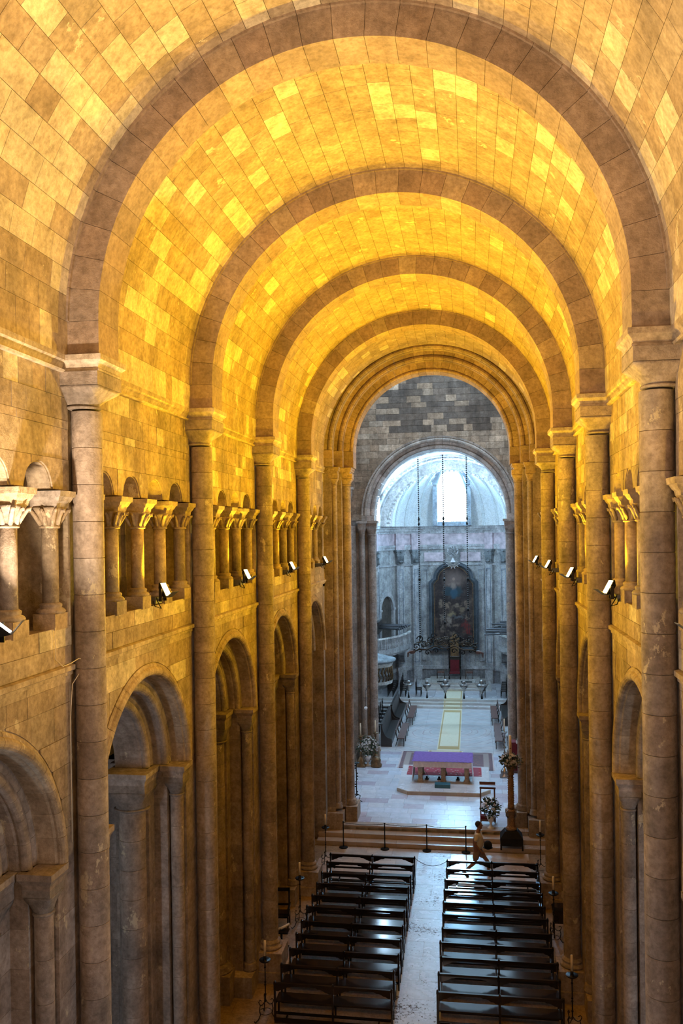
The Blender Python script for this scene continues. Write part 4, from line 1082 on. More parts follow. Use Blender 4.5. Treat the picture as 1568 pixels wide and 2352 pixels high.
M['rug_orient'] = rug_material('oriental_wool', (0.16, 0.10, 0.11), (0.30, 0.24, 0.22), (0.24, 0.12, 0.11))
M['runner'] = rug_material('cream_runner_wool', (0.66, 0.60, 0.44), (0.46, 0.32, 0.14), (0.62, 0.54, 0.38))
o = put('rug', MB().box(-2.2, 2.45, -1.6, 1.65, 0, .015).mesh('rug', 'rug_orient'), None, (.05, 43.5+.3, .512)); tag(o, 'dark oriental rug with pale border stripes behind the altar', 'rug')
fr = MB()
for k in range(60):
    for sx in (-2.2, 2.45): fr.box(sx, sx+(.07 if sx > 0 else -.07), -1.58+k*.054, -1.555+k*.054, 0, .008)
put('fringe', fr.mesh('fringe', 'linen'), o)['kind'] = 'stuff'
o = put('rug', MB().box(-1.72, 1.82, -.75, .75, 0, .014).mesh('rug', 'rug_red'), None, (.1, 41.33, .662)); tag(o, 'red patterned rug lying on the altar platform behind the altar legs', 'rug')
rn = put('runner', MB().prism([(45.65, 0), (56.54, 0), (56.54, .01), (45.65, .01)], -.62, .62, 'x').mesh('runner', 'runner'), None, (.22, 0, .512)); tag(rn, 'long cream and gold carpet runner from the altar to the throne', 'carpet')
for k, (a, b, z) in enumerate(((56.53, 57.1, .66), (57.08, 57.5, .81), (57.48, 60.7, .96))):
    put('riser_fold', MB().box(-.62, .62, a-.008, a+.004, z-.15, z+.01).mesh('riser_fold', 'runner'), rn, (0, 0, -.512)); put('step_fold', MB().box(-.62, .62, a, b, z, z+.01).mesh('step_fold', 'runner'), rn, (0, 0, -.512))
pt = put('doormat', MB().box(-.95, .9, -.28, .28, 0, .03).mesh('doormat', 'runner'), None, (.1, 45.35, .512)); tag(pt, 'cream mat across the near end of the runner', 'mat')
o = put('monitor_box', MB().box(-.35, .35, -.2, .2, 0, .16).mesh('monitor_box', plain('teal_case', (.03, .12, .16), .5)), None, (.15, 38.75, .66)); tag(o, 'small teal case lying on the platform under the altar', 'box')
for x, lab in ((-.62, 'left small spotlight on the platform under the altar'), (.82, 'right small spotlight on the platform under the altar'), (-.05, 'middle small spotlight under the altar')):
    t = thing('spotlight', lab, 'light', (x, 39.9, .67)); put('body', MB().tube([(0, 0, .06), (.0, -.08, .13)], .05, 8).mesh('body', 'black'), t); put('foot', MB().box(-.09, .09, -.07, .07, 0, .03).mesh('foot', 'black'), t); put('cable', MB().tube([(0, .05, .02), (.1, .2, .012), (-.12, .4, .3)], .008, 4).mesh('cable', 'black'), t)

# ================================================================= PLANTS
def leaf_ball(mb, c, R, n, lf=.09, sq=1.0):
    for _ in range(n):
        a = rnd.uniform(0, 2*PI); z = rnd.uniform(-1, 1); r = R*rnd.uniform(.35, 1.05); q = math.sqrt(1-z*z)
        p = Vector((c[0]+r*q*math.cos(a), c[1]+r*q*math.sin(a), c[2]+r*z*sq))
        d = (p-Vector(c)).normalized()+Vector((rnd.uniform(-.6, .6), rnd.uniform(-.6, .6), rnd.uniform(-.2, .8))); d.normalize()
        u = d.orthogonal().normalized(); u.rotate(Matrix.Rotation(rnd.uniform(0, 6), 3, d)); L = lf*rnd.uniform(.7, 1.5)
        m = p+d*L*.5; tip = p+d*L
        mb.add([p, m+u*L*.28, tip, m-u*L*.28], [(0, 1, 2, 3)])
def flowers(mb, c, R, n, r=.035, sq=1.0, tilt=.0):
    for _ in range(n):
        a = rnd.uniform(0, 2*PI); z = rnd.uniform(-.4, 1); q = math.sqrt(max(0, 1-z*z)); rr = R*rnd.uniform(.85, 1.1)
        p = Vector((c[0]+rr*q*math.cos(a), c[1]+rr*q*math.sin(a), c[2]+rr*z*sq)); nd = (p-Vector(c)).normalized(); u = nd.orthogonal().normalized()
        for k in range(5):
            w_ = u.copy(); w_.rotate(Matrix.Rotation(2*PI*k/5, 3, nd)); v = nd.cross(w_)
            mb.add([p, p+w_*r+v*r*.45+nd*r*.3, p+w_*r*1.5+nd*r*.2, p+w_*r-v*r*.45+nd*r*.3], [(0, 1, 2, 3)])
def bouquet(name, label, loc, zc, R, pot, nl=420, nf=60, sq=.9, cat='flowers', stand=True):
    t = thing(name, label, cat, loc)
    mb = MB(); leaf_ball(mb, (0, 0, zc), R, nl, .10, sq); put('foliage', mb.mesh('foliage', 'green'), t)['kind'] = 'stuff'
    mb = MB(); flowers(mb, (0, 0, zc+.03), R, nf, .038, sq); put('blossoms', mb.mesh('blossoms', 'white'), t)['kind'] = 'stuff'
    if pot == 'urn': put('urn', MB().lathe([(.14, 0), (.14, .03), (.05, .09), (.045, .20), (.10, .28), (.15, .40), (.17, .50), (.13, .5), (.1, .42)], seg=20).mesh('urn', 'glasswhite'), t)
    return t
bouquet('flower_urn', 'green and white flower arrangement in a white footed urn at the edge of the steps', (2.2, 34.05, .51), .78, .36, 'urn', 480, 60, 1.05)
bouquet('flower_urn', 'white flower arrangement in a white urn by the left choir pier', (-3.72, 42.5, .51), .95, .50, 'urn', 560, 150, .95)
# tall carved column with the paschal candle
t = thing('paschal_column', 'tall carved ochre candle column on a black stepped base, right of the steps', 'column', (2.95, 32.95, 0))
put('base_block', MB().box(-.42, .42, -.34, .34, .34, .62).taper((-.42, .42, -.34, .34, .62), (-.24, .24, -.22, .22, .86)).mesh('base_block', 'black'), t)
for sx in (-1, 1):
    for sy in (-1, 1): put('foot', MB().box(sx*.40-.03, sx*.40+.03, sy*.3-.03, sy*.3+.03, .17 if sy < 0 else .34, .36).mesh('foot', 'black'), t)
put('pedestal', MB().lathe([(.20, .86), (.22, .92), (.17, .97), (.15, 1.02), (.15, 1.52), (.19, 1.56), (.22, 1.62), (.16, 1.66)], seg=12).mesh('pedestal', 'column'), t)
for k in range(4):
    a = PI/4+k*PI/2; c, q = math.cos(a), math.sin(a)
    put('silver_bracket', MB().tube([(c*.17, q*.17, 1.35), (c*.27, q*.27, 1.45), (c*.26, q*.26, 1.58), (c*.18, q*.18, 1.62)], .028, 6).mesh('silver_bracket', 'silver'), t)
shaft = MB().lathe([(.13, 1.66), (.125, 1.8), (.11, 1.84), (.12, 2.1), (.105, 2.14), (.12, 2.3), (.105, 2.34), (.11, 2.7), (.10, 2.74), (.10, 2.95), (.14, 2.98), (.11, 3.02), (.12, 3.1), (.19, 3.28), (.20, 3.34)], seg=18)
for k in range(90):
    a = k*.9; z = 1.8+k*.0125; shaft.ball((.115*math.cos(a), .115*math.sin(a), z), .018, 5, 4)
put('shaft', shaft.mesh('shaft', 'column'), t)
o = thing('paschal_candle', 'thick ivory paschal candle with a red cross above the carved column', 'candle', (2.95, 32.95, 3.34))
put('candle', MB().lathe([(.05, 0), (.05, 1.12), (.02, 1.13)], seg=16).mesh('candle', 'wax'), o)
put('cross', MB().box(-.006, .006, -.056, -.046, .45, .78).box(-.03, .03, -.054, -.042, .62, .65).mesh('cross', 'red'), o)
t = thing('flower_wreath', 'ring of green leaves and white flowers around the foot of the paschal candle', 'flowers', (2.95, 32.95, 3.34))
mb = MB(); leaf_ball(mb, (0, 0, .16), .40, 460, .10, .55); put('foliage', mb.mesh('foliage', 'green'), t)['kind'] = 'stuff'
mb = MB(); flowers(mb, (0, 0, .18), .40, 90, .035, .6); put('blossoms', mb.mesh('blossoms', 'white'), t)['kind'] = 'stuff'

# prie-dieu by the steps
t = thing('prie_dieu', 'dark red wooden kneeler desk with red cushion behind the white flower urn', 'kneeler', (2.1, 34.9, .51))
for x in (-.28, .28):
    for y in (-.2, .22): put('leg', MB().box(x-.025, x+.025, y-.025, y+.025, 0, 1.5 if y > 0 else 1.42).mesh('leg', 'redwood'), t)
put('desk', MB().taper((-.32, .32, -.26, .26, 1.36), (-.32, .32, -.26, .26, 1.44)).box(-.32, .32, .2, .26, 1.44, 1.52).mesh('desk', 'redwood'), t)
put('cushion', MB().box(-.3, .3, -.5, -.22, .22, .34).mesh('cushion', 'red'), t); put('kneeling_board', MB().box(-.31, .31, -.52, -.2, .14, .22).mesh('kneeling_board', 'redwood'), t)

# lectern with red cloth right, tall candlesticks
def tall_candlestick(loc, hgt, lab, mat='gilt', base=True):
    t = thing('candlestick', lab, 'candlestick', loc)
    h = hgt
    if base: put('base', MB().lathe([(.24, 0), (.25, .06), (.17, .14), (.20, .24), (.15, .34), (.10, .42), (.07, .5)], seg=16, sq=[.8, .8, .5, .3, 0, 0, 0]).mesh('base', mat), t)
    st = [(.06, .5)]; z = .5
    while z < h-.25:
        st += [(.035, z+.05), (.03, z+.12), (.075, z+.16), (.05, z+.2)]; z += .24
    st += [(.05, h-.1), (.13, h-.04), (.16, h), (.05, h-.01)]
    put('stem', MB().lathe(st, seg=14).mesh('stem', mat), t)
    put('candle', MB().lathe([(.035, h), (.03, h+.62), (.01, h+.63)], seg=10).mesh('candle', 'wax'), t)
    return t
tall_candlestick((-4.05, 42.3, .51), 1.55, 'tall gilt candlestick with ivory candle, left one of the pair by the left choir pier')
tall_candlestick((-3.38, 43.0, .51), 1.55, 'tall gilt candlestick with ivory candle, right one of the pair by the left choir pier')
tall_candlestick((3.02, 41.2, .51), 2.15, 'tall silver candlestick in front of the red draped lectern', 'silver')
t = thing('ornament_base', 'carved gilt scroll base standing between the left candlesticks and the crossing', 'ornament', (-3.28, 42.35, .51))
put('base', MB().lathe([(.26, 0), (.28, .08), (.2, .2), (.24, .34), (.14, .46), (.08, .5)], seg=12, sq=[.8, .8, .4, .3, 0, 0]).mesh('base', 'gilt'), t)
t = thing('lectern', 'lectern draped in dark red velvet partly behind the right choir pier', 'lectern', (3.78, 42.1, .51))
put('body', MB().box(-.38, .5, -.25, .25, 0, 1.45).mesh('body', 'redwood'), t); put('cloth', cloth(-.42, .54, -.3, .3, 1.5, .9, 1.35, amp=.02).mesh('cloth', 'red'), t)
t = thing('flower_spray', 'white flowers lying on the red draped lectern', 'flowers', (3.85, 42.0, 2.02))
mb = MB(); flowers(mb, (0, -.15, .05), .25, 60, .05, .6); put('blossoms', mb.mesh('blossoms', 'white'), t)['kind'] = 'stuff'
mb = MB(); leaf_ball(mb, (0, -.15, .05), .24, 80, .1, .5); put('foliage', mb.mesh('foliage', 'green'), t)['kind'] = 'stuff'
t = thing('pedestal', 'white stone block beside the right choir bench', 'pedestal', (3.75, 47.6, .51)); put('block', MB().box(-.38, .38, -.6, .6, 0, .5).mesh('block', 'choir'), t, color=CW); put('cap_stone', MB().box(-.42, .42, -.64, .64, .5, .58).mesh('cap_stone', 'choir'), t, color=CW)
# wall candelabrum scroll on the left crossing pier (dark silhouette)
t = thing('iron_candle_stand', 'dark scrolled iron candle stand silhouetted against the crossing floor by the left pier', 'candle stand', (-3.5, 36.6, .51))
mb = MB().tube([(0, 0, .3), (0, 0, 1.7)], .025, 6)
for k in range(12): a = k*.9; mb.ball((.05*math.cos(a), .05*math.sin(a), .35+k*.115), .035, 6, 4)
put('pole', mb.mesh('pole', 'iron'), t); put('drip_pan', MB().lathe([(.03, 1.68), (.14, 1.74), (.13, 1.75), (.03, 1.72)], seg=14).mesh('drip_pan', 'iron'), t)
for k in range(3): a = k*2.1+.3; put('foot', MB().tube([(0, 0, .4), (.16*math.cos(a), .16*math.sin(a), .3), (.12*math.cos(a), .12*math.sin(a), .12), (.24*math.cos(a), .24*math.sin(a), .02)], .02, 5).mesh('foot', 'iron'), t)

# ================================================================= CHOIR FURNITURE
def big_bench(x, y0, y1, s, lab):
    """high-backed bench along y; s=+1 seat faces +x"""
    t = thing('choir_bench', lab, 'bench', (x, y0, .51)); L = y1-y0
    prof = [(0, 0), (.60, 0), (.60, .40), (.50, .46), (.36, .50), (.22, .62), (.12, .85), (.06, 1.12), (.02, 1.22), (0, 1.22)]
    for a in (0, L-.06): put('end_panel', MB().prism([(s*p[0], p[1]) for p in prof], a, a+.06, 'y').mesh('end_panel', 'stall'), t)
    put('seat', MB().box(s*.1, s*.58, .06, L-.06, .36, .41).mesh('seat', 'stall'), t)
    put('front', MB().box(s*.52, s*.56, .06, L-.06, 0, .36).mesh('front', 'stall'), t)
    n = 3
    for k in range(n): put('back_panel', MB().prism([(s*.16, .42), (s*.13, .42), (s*.03, 1.18), (s*.06, 1.18)], .06+k*(L-.12)/n+.01, .06+(k+1)*(L-.12)/n-.01, 'y').mesh('back_panel', 'stall'), t)
    put('cap_rail', MB().box(-s*.03, s*.10, 0, L, 1.18, 1.23).mesh('cap_rail', 'stall'), t)
big_bench(-3.46, 46.3, 51.2, 1, 'black high-backed choir bench on the left, the nearer one')
big_bench(-3.40, 51.5, 56.2, 1, 'black high-backed choir bench on the left, the farther one by the steps')
big_bench(3.88, 51.95, 56.2, -1, 'black high-backed choir bench on the right by the steps')
def small_bench(x, y0, L, s, lab, mat='redwood'):
    t = thing('bench', lab, 'bench', (x, y0, .51))
    put('seat', MB().box(0, s*.40, 0, L, .43, .47).mesh('seat', mat), t)
    for k in range(4):
        y = .05+k*(L-.1)/3
        put('leg', MB().box(s*.34, s*.38, y-.02, y+.02, 0, .43).mesh('leg', 'wood'), t); put('leg', MB().tube([(s*.0, y, .43), (s*-.02, y, .25), (s*-.10, y, 0)], .022, 5).mesh('leg', 'wood'), t)
        put('back_post', MB().tube([(0, y, .45), (-s*.05, y, .66), (-s*.08, y, .88)], .028, 5).mesh('back_post', 'wood'), t)
    put('back_rail', MB().box(-s*.09, -s*.06, 0, L, .78, .90).mesh('back_rail', mat), t)
small_bench(-2.58, 46.4, 3.7, 1, 'low wooden bench in front of the nearer left choir bench')
small_bench(-2.45, 51.6, 3.6, 1, 'red-brown wooden bench on the left before the choir steps')
small_bench(3.12, 46.3, 4.2, -1, 'low wooden bench on the right of the choir, the nearer one')
small_bench(3.04, 51.9, 3.6, -1, 'low wooden bench on the right of the choir, the farther one')
def chair_parts(mat='wood'):
    P = [('seat', MB().box(-.22, .22, -.20, .20, .43, .47))]
    for (x, y) in ((-.19, -.17), (.19, -.17), (-.19, .17), (.19, .17)): P.append(('leg', MB().box(x-.02, x+.02, y-.02, y+.02, 0, .43)))
    P.append(('backrest', MB().box(-.21, -.17, .16, .20, .47, 1.0).box(.17, .21, .16, .20, .47, 1.0).box(-.21, .21, .16, .20, .88, 1.0).box(-.17, .17, .17, .19, .60, .70)))
    return P
ch0 = None
def chair(x, y, z, rz, lab, grp):
    global ch0
    if ch0 is None:
        ch0 = thing('chair', lab, 'chair', (x, y, z), rz, grp); build_parts(ch0, chair_parts(), 'wood')
    else: dup(ch0, (x, y, z), rz, lab, grp)
for (x, n, y0, dy, rz, dxy, nm) in ((-4.05, 6, 58.2, .72, PI/2, -.0, 'the outer left row of the upper choir'), (-3.2, 6, 58.3, .72, PI/2, -.02, 'the second left row of the upper choir'), (3.6, 6, 58.4, .68, -PI/2, .04, 'the right row of the upper choir')):
    for k in range(n):
        chair(x+dxy*k, y0+dy*k, .96, rz, 'dark wooden chair in %s, %s from the steps' % (nm, ORD[k]), 'chairs of the upper choir')
for k in range(2):
    chair(-2.15, 58.5+.7*k, .96, PI/2, 'dark chair beside the left of the throne steps, %s one' % ('nearer' if k == 0 else 'farther'), 'chairs of the upper choir')
    chair(2.2, 58.5+.7*k, .96, -PI/2, 'dark chair beside the right of the throne steps, %s one' % ('nearer' if k == 0 else 'farther'), 'chairs of the upper choir')
for r in range(2):
    for k in range(8):
        chair(-4.05-r*.6, 47.4+k*1.02, .51, PI/2, 'black chair behind the left choir benches, %s row, %s from the crossing' % ('front' if r == 0 else 'back', ORD[k]), 'black chairs behind the left benches')
# throne dais, throne, stools
t = thing('throne_platform', 'three-stepped pale platform carrying the throne against the apse wall', 'platform', (.25, 60.6, .96))
for k, (a, hw, y0) in enumerate(((0, 2.6, 0), (.15, 2.25, .35), (.30, 1.85, .7))):
    x = -hw
    while x < hw-.02:
        x2 = min(hw, x+hw/2); put('step_stone', MB().box(x+.004, x2-.004, y0, 3.5, a, a+.146).mesh('step_stone', 'tile'), t, color=tone((0.55, 0.52, 0.48), .07)); x = x2
for sx in (-1, 1): put('inlay', MB().box(sx*.45, sx*1.25, .85, 1.35, .446, .452).mesh('inlay', 'black'), t)
t = thing('throne', 'high-backed carved throne with dark red upholstery under a gilt panel', 'throne', (.25, 63.0, 1.41))
put('seat', MB().box(-.40, .40, -.35, .35, .40, .54).mesh('seat', 'red'), t)
put('back_cushion', MB().box(-.33, .33, .24, .32, .54, 1.35).mesh('back_cushion', 'red'), t)
for x in (-.40, .40):
    put('armrest', MB().box(x-.05, x+.05, -.35, .32, .72, .80).mesh('armrest', 'wood'), t)
    put('leg', MB().lathe([(.045, 0), (.06, .1), (.035, .2), (.05, .4), (.035, .72)], x, -.32, 0, 10).mesh('leg', 'wood'), t)
    put('post', MB().lathe([(.05, 0), (.05, 1.5), (.07, 1.55), (.05, 1.6), (.04, 2.9), (.07, 2.95), (.02, 3.05)], x, .3, 0, 10).mesh('post', 'wood'), t)
put('back_frame', MB().box(-.4, .4, .3, .38, .54, 1.55).mesh('back_frame', 'wood'), t)
put('gilt_panel', MB().box(-.30, .30, .3, .36, 1.6, 2.85).mesh('gilt_panel', 'gilt'), t)
cr = MB().prism([(-.42, 2.85), (.42, 2.85), (.42, 2.95), (.2, 3.05), (.12, 3.25), (0, 3.35), (-.12, 3.25), (-.2, 3.05), (-.42, 2.95)], .28, .36, 'y'); put('crest', cr.mesh('crest', 'gilt'), t)
for x, lab in ((-.78, 'small dark stool left of the throne'), (1.3, 'small dark stool right of the throne')):
    t = thing('stool', lab, 'stool', (x, 63.1, 1.41)); put('seat', MB().box(-.28, .28, -.22, .22, .42, .52).mesh('seat', 'redwood'), t); put('side_rail', MB().box(-.3, .3, -.24, -.2, .62, .68).mesh('side_rail', 'wood'), t)
    for (a, b) in ((-.26, -.2), (.26, -.2), (-.26, .2), (.26, .2)): put('leg', MB().box(a-.025, a+.025, b-.025, b+.025, 0, .68 if b < 0 else .42).mesh('leg', 'wood'), t)

# ================================================================= PAINTING
pm = bpy.data.materials.new('oil_painting'); nt, b = nodes_of(pm); tc = N(nt, 'ShaderNodeTexCoord'); G = tc.outputs['Object']
base_ = ramp(nt, noise(nt, G, 1.3, 6, .7), [(.3, (.010, .008, .009)), (.5, (.045, .032, .030)), (.72, (.13, .09, .07))])
sep = N(nt, 'ShaderNodeSeparateXYZ'); nt.links.new(G, sep.inputs[0])
base_ = mixc(nt, base_, (0.24, .17, .15), ramp(nt, sep.outputs[2], [(0.0, (0, 0, 0)), (1.0, (0, 0, 0))]))
def blob(col, cx, cz, rx, rz, c, soft=.35, dist=.5, fac=.85):
    mp = N(nt, 'ShaderNodeMapping'); mp.vector_type = 'TEXTURE'
    mp.inputs['Location'].default_value = (cx, 0, cz); mp.inputs['Scale'].default_value = (rx, 100, rz)
    nz = N(nt, 'ShaderNodeTexNoise'); nz.inputs['Scale'].default_value = 3.5; nt.links.new(G, nz.inputs[0])
    ad = N(nt, 'ShaderNodeVectorMath', operation='MULTIPLY_ADD'); ad.inputs[1].default_value = (dist, 0, dist); nt.links.new(nz.outputs['Color'], ad.inputs[0]); nt.links.new(G, ad.inputs[2])
    sb = N(nt, 'ShaderNodeVectorMath', operation='SUBTRACT'); sb.inputs[1].default_value = (dist/2, 0, dist/2); nt.links.new(ad.outputs[0], sb.inputs[0])
    nt.links.new(sb.outputs[0], mp.inputs[0])
    ln = N(nt, 'ShaderNodeVectorMath', operation='LENGTH'); nt.links.new(mp.outputs[0], ln.inputs[0])
    f = ramp(nt, ln.outputs['Value'], [(1-soft, (fac,)*3), (1.0, (0, 0, 0))])
    return mixc(nt, col, c, f)
FB = .6
c = blob(base_, .0, 1.9, 1.0, 1.0, (.20, .14, .12), .9, .3, .8)
c = blob(c, -.05, 1.0, .85, .50, (.025, .05, .065), .3, .5)
c = blob(c, .05, .85, .35, .45, (.035, .08, .115), .4, .3)
c = blob(c, .0, 1.42, .24, .36, (.26, .19, .16), .6, .3)
c = blob(c, -.32, 1.55, .26, .12, (.22, .16, .13), .7, .3, .6)
c = blob(c, .36, 1.60, .22, .14, (.22, .16, .13), .7, .3, .6)
c = blob(c, .02, 1.93, .11, .14, (.30, .20, .16), .3, .05)
for (x, z, rx, rz, cc) in ((-.95, .1, .18, .3, (.30, .22, .16)), (-.5, -.05, .22, .25, (.34, .24, .17)), (.3, .0, .25, .2, (.33, .24, .17)), (.95, .1, .2, .3, (.30, .21, .15)), (.6, -.35, .3, .2, (.26, .19, .12)), (-.2, -.7, .3, .22, (.36, .27, .15)), (-.8, -1.0, .22, .4, (.32, .25, .20)), (-.35, -1.2, .18, .45, (.36, .28, .23)), (.35, -.95, .55, .18, (.16, .17, .18)), (.85, -1.5, .32, .35, (.22, .03, .025)), (1.05, -1.95, .3, .3, (.24, .035, .03)), (.2, -1.6, .25, .2, (.28, .2, .15)), (-.9, -1.8, .2, .3, (.24, .18, .14)), (-.1, -2.2, .4, .2, (.2, .15, .12)), (1.0, -.95, .14, .3, (.28, .2, .15))):
    c = blob(c, x, z, rx*1.15, rz*1.15, tuple(q*.8 for q in cc), .75, .9, .75)
nt.links.new(c, b.inputs['Base Color']); b.inputs['Roughness'].default_value = .6; b.inputs['Specular IOR Level'].default_value = .2; M['painting'] = pm
def arch_top(hw, zs, zt, sh=0.0, n=14):
    return [(hw*math.cos(PI*k/n), zs+(zt-zs)*math.sin(PI*k/n)) for k in range(n+1)]
t = thing('altarpiece', 'tall arched dark altar painting of robed figures in a grey marble frame', 'painting', (.2, 64.3, 6.75))
can = [(1.42, -3.0)] + [(1.42, 1.55), (1.18, 1.8)] + arch_top(1.12, 1.85, 2.85) + [(-1.18, 1.8), (-1.42, 1.55), (-1.42, -3.0)]
put('canvas', MB().prism(can, -.02, .05, 'y').mesh('canvas', 'painting'), t)
def frame_ring(inner_s, outer_s, ya, yb, mat, nm, col):
    def outl(d):
        return [(1.42+d, -3.0-d)] + [(1.42+d, 1.55+d*.4), (1.18+d, 1.85+d*.3)] + arch_top(1.12+d*.9, 1.85+d*.3, 2.85+d) + [(-1.18-d, 1.85+d*.3), (-1.42-d, 1.55+d*.4), (-1.42-d, -3.0-d)]
    A, B = outl(inner_s), outl(outer_s); n = len(A); mb = MB()
    for i in range(n):
        j = (i+1) % n; mb.prism([A[i], A[j], B[j], B[i]], ya, yb, 'y')
    put(nm, mb.mesh(nm, mat), t, color=col)
frame_ring(0, .05, -.10, .05, 'gilt', 'gilt_fillet', (1, 1, 1, 1))
frame_ring(.05, .20, -.16, .1, 'choir', 'inner_frame', (0.045, 0.055, 0.065, 1)); frame_ring(.20, .30, -.30, .1, 'choir', 'middle_frame', (0.10, 0.12, 0.145, 1)); frame_ring(.30, .42, -.22, .1, 'choir', 'outer_frame', (0.08, 0.10, 0.125, 1))
t = thing('triangle_emblem', 'white triangle with silver rays below a round carved cloud above the altar painting', 'emblem', (.2, 63.85, 9.95))
put('triangle', MB().prism([(-.2, 0), (.2, 0), (0, .38)], -.1, -.04, 'y').mesh('triangle', 'glasswhite'), t)
for k in range(13):
    a = PI+PI*k/12; L = .5 if k % 2 else .42; put('ray', MB().prism([(.16*math.cos(a-.07), .05+.16*math.sin(a-.07)), (L*math.cos(a-.05), .05+L*math.sin(a-.05)), ((L+.06)*math.cos(a), .05+(L+.06)*math.sin(a)), (L*math.cos(a+.05), .05+L*math.sin(a+.05)), (.16*math.cos(a+.07), .05+.16*math.sin(a+.07))], -.06, 0, 'y').mesh('ray', 'choir'), t, color=(.6, .58, .55, 1))
put('disc', MB().prism([(.42*math.cos(2*PI*k/24), .85+.42*math.sin(2*PI*k/24)) for k in range(24)], -.02, .08, 'y').mesh('disc', 'choir'), t, color=CW)
mb = MB()
for k in range(26): a = k*2.4; r = .07*math.sqrt(k); mb.ball((r*math.cos(a), -.03, .85+r*math.sin(a)), .07, 6, 4)
put('cloud', mb.mesh('cloud', 'choir'), t, color=(0.30, .30, .31, 1))

# ================================================================= HANGING IRON CROWN WITH SANCTUARY LAMPS
t = thing('lamp_crown', 'hanging scrolled iron and gilt crown carrying the sanctuary lamps in front of the apse', 'chandelier', (-.08, 52, 4.75))
def spiral(cx, cz, r, turns, sg, y=0, a0=0):
    return [(cx+sg*r*(1-k/26)*math.cos(a0+k*turns*2*PI/24), y, cz+r*(1-k/26)*math.sin(a0+k*turns*2*PI/24)) for k in range(25)]
for s in (-1, 1):
    put('arm', MB().tube([(s*.1, 0, .35), (s*.6, 0, .55), (s*1.1, 0, .30), (s*1.6, 0, .32), (s*2.05, 0, .12)], [.04, .05, .045, .05, .05], 6).mesh('arm', 'bronze'), t)
    put('arm_end', MB().ball((s*2.0, 0, .16), .13, 8, 5, (1.6, 1, 1)).tube([(s*2.1, 0, .2), (s*2.25, 0, .1), (s*2.27, 0, -.15)], [.08, .07, .04], 6).mesh('arm_end', 'redwood'), t)
    for (cx, cz, r, tt, sg) in ((.35, .75, .28, 1.3, 1), (.85, .85, .30, 1.4, -1), (1.35, .62, .26, 1.3, 1), (1.75, .50, .20, 1.2, -1), (.55, .25, .18, 1.2, 1), (1.05, .15, .2, 1.2, -1), (1.5, .95, .22, 1.3, 1), (.7, 1.15, .2, 1.2, -1), (1.55, .22, .14, 1.1, 1)):
        put('scroll', MB().tube(spiral(s*cx, cz, r, tt, s*sg, rnd.uniform(-.15, .15)), .032, 5).mesh('scroll', 'iron'), t)
mb = MB()
for k in range(190):
    u = rnd.uniform(-1, 1); x = u*1.9; z = .35+.55*math.cos(u*1.3)+rnd.uniform(-.26, .22); mb.ball((x, rnd.uniform(-.25, .25), z), rnd.uniform(.025, .055), 6, 4, (1.6, 1, .8))
put('iron_leaves', mb.mesh('iron_leaves', 'bronze'), t)['kind'] = 'stuff'
for k in range(14):
    a = 2*PI*k/14; put('star_ray', MB().prism([(.06*math.cos(a-.2), .6+.06*math.sin(a-.2)), (.34*math.cos(a), .6+.34*math.sin(a)), (.06*math.cos(a+.2), .6+.06*math.sin(a+.2))], -.16, -.12, 'y').mesh('star_ray', 'gilt'), t)
for k, (x, zb) in enumerate(((-1.5, 1.05), (0, 1.9), (1.42, 2.7))):
    mb = MB(); z = zb; H_ = 17.0-4.75
    while z < H_: mb.ball((x, 0, z), .05, 6, 4); z += .125
    mb.tube([(x, 0, zb), (x, 0, H_)], .008, 4)
    put('hanging_chain', mb.mesh('hanging_chain', 'iron'), t)['kind'] = 'stuff'
    mb = MB()
    for z in (8.0, 8.3, 4.6, zb+.05): mb.ball((x, 0, z), .08, 8, 5, (1, 1, 1.4))
    put('chain_knob', mb.mesh('chain_knob', 'iron'), t)
put('upper_arm', MB().tube([(1.42, 0, 2.7), (1.42, 0, 1.2), (1.3, 0, .8)], .014, 5).tube([(0, 0, 1.9), (0, 0, .9)], .014, 5).mesh('upper_arm', 'iron'), t)
for k, x in enumerate((-2.34, -1.22, -.11, 1.02, 2.09)):
    big = k in (2, 4)
    sc = 1.7 if big else 1.35
    t = thing('sanctuary_lamp', '%s silver sanctuary lamp with tassel hanging from the iron crown' % ('leftmost', 'second from left', 'large middle', 'fourth from left', 'rightmost')[k], 'lamp', (x, 52.05, 2.85))
    put('bowl', MB().lathe([(.02*sc, -.26*sc), (.06*sc, -.22*sc), (.05*sc, -.16*sc), (.15*sc, -.06*sc), (.19*sc, .02*sc), (.16*sc, .07*sc), (.12*sc, .09*sc)], seg=16).mesh('bowl', 'silver'), t)
    put('dome', MB().ball((0, 0, .15*sc), .09*sc, 10, 7).mesh('dome', 'silver'), t)
    for q in range(3): a = q*2.1+.5; put('horn', MB().tube([(.16*sc*math.cos(a), .16*sc*math.sin(a), 0), (.27*sc*math.cos(a), .27*sc*math.sin(a), .06*sc), (.28*sc*math.cos(a), .28*sc*math.sin(a), .12*sc)], .022, 5).mesh('horn', 'silver'), t)
    for q in range(3): a = q*2.1+.5; put('suspension_chain', MB().tube([(.27*sc*math.cos(a), .27*sc*math.sin(a), .1*sc), (.05*math.cos(a), .05*math.sin(a), 1.35), (0, 0, 1.95 if 0 < k < 4 else 2.0)], .008, 4).mesh('suspension_chain', 'silver'), t)
    put('tassel', MB().lathe([(.015, -.40), (.03, -.48), (.03, -.52), (.065, -.72), (.06, -.76)], seg=10).tube([(0, 0, -.26), (0, 0, -.45)], .01, 4).mesh('tassel', 'black'), t)

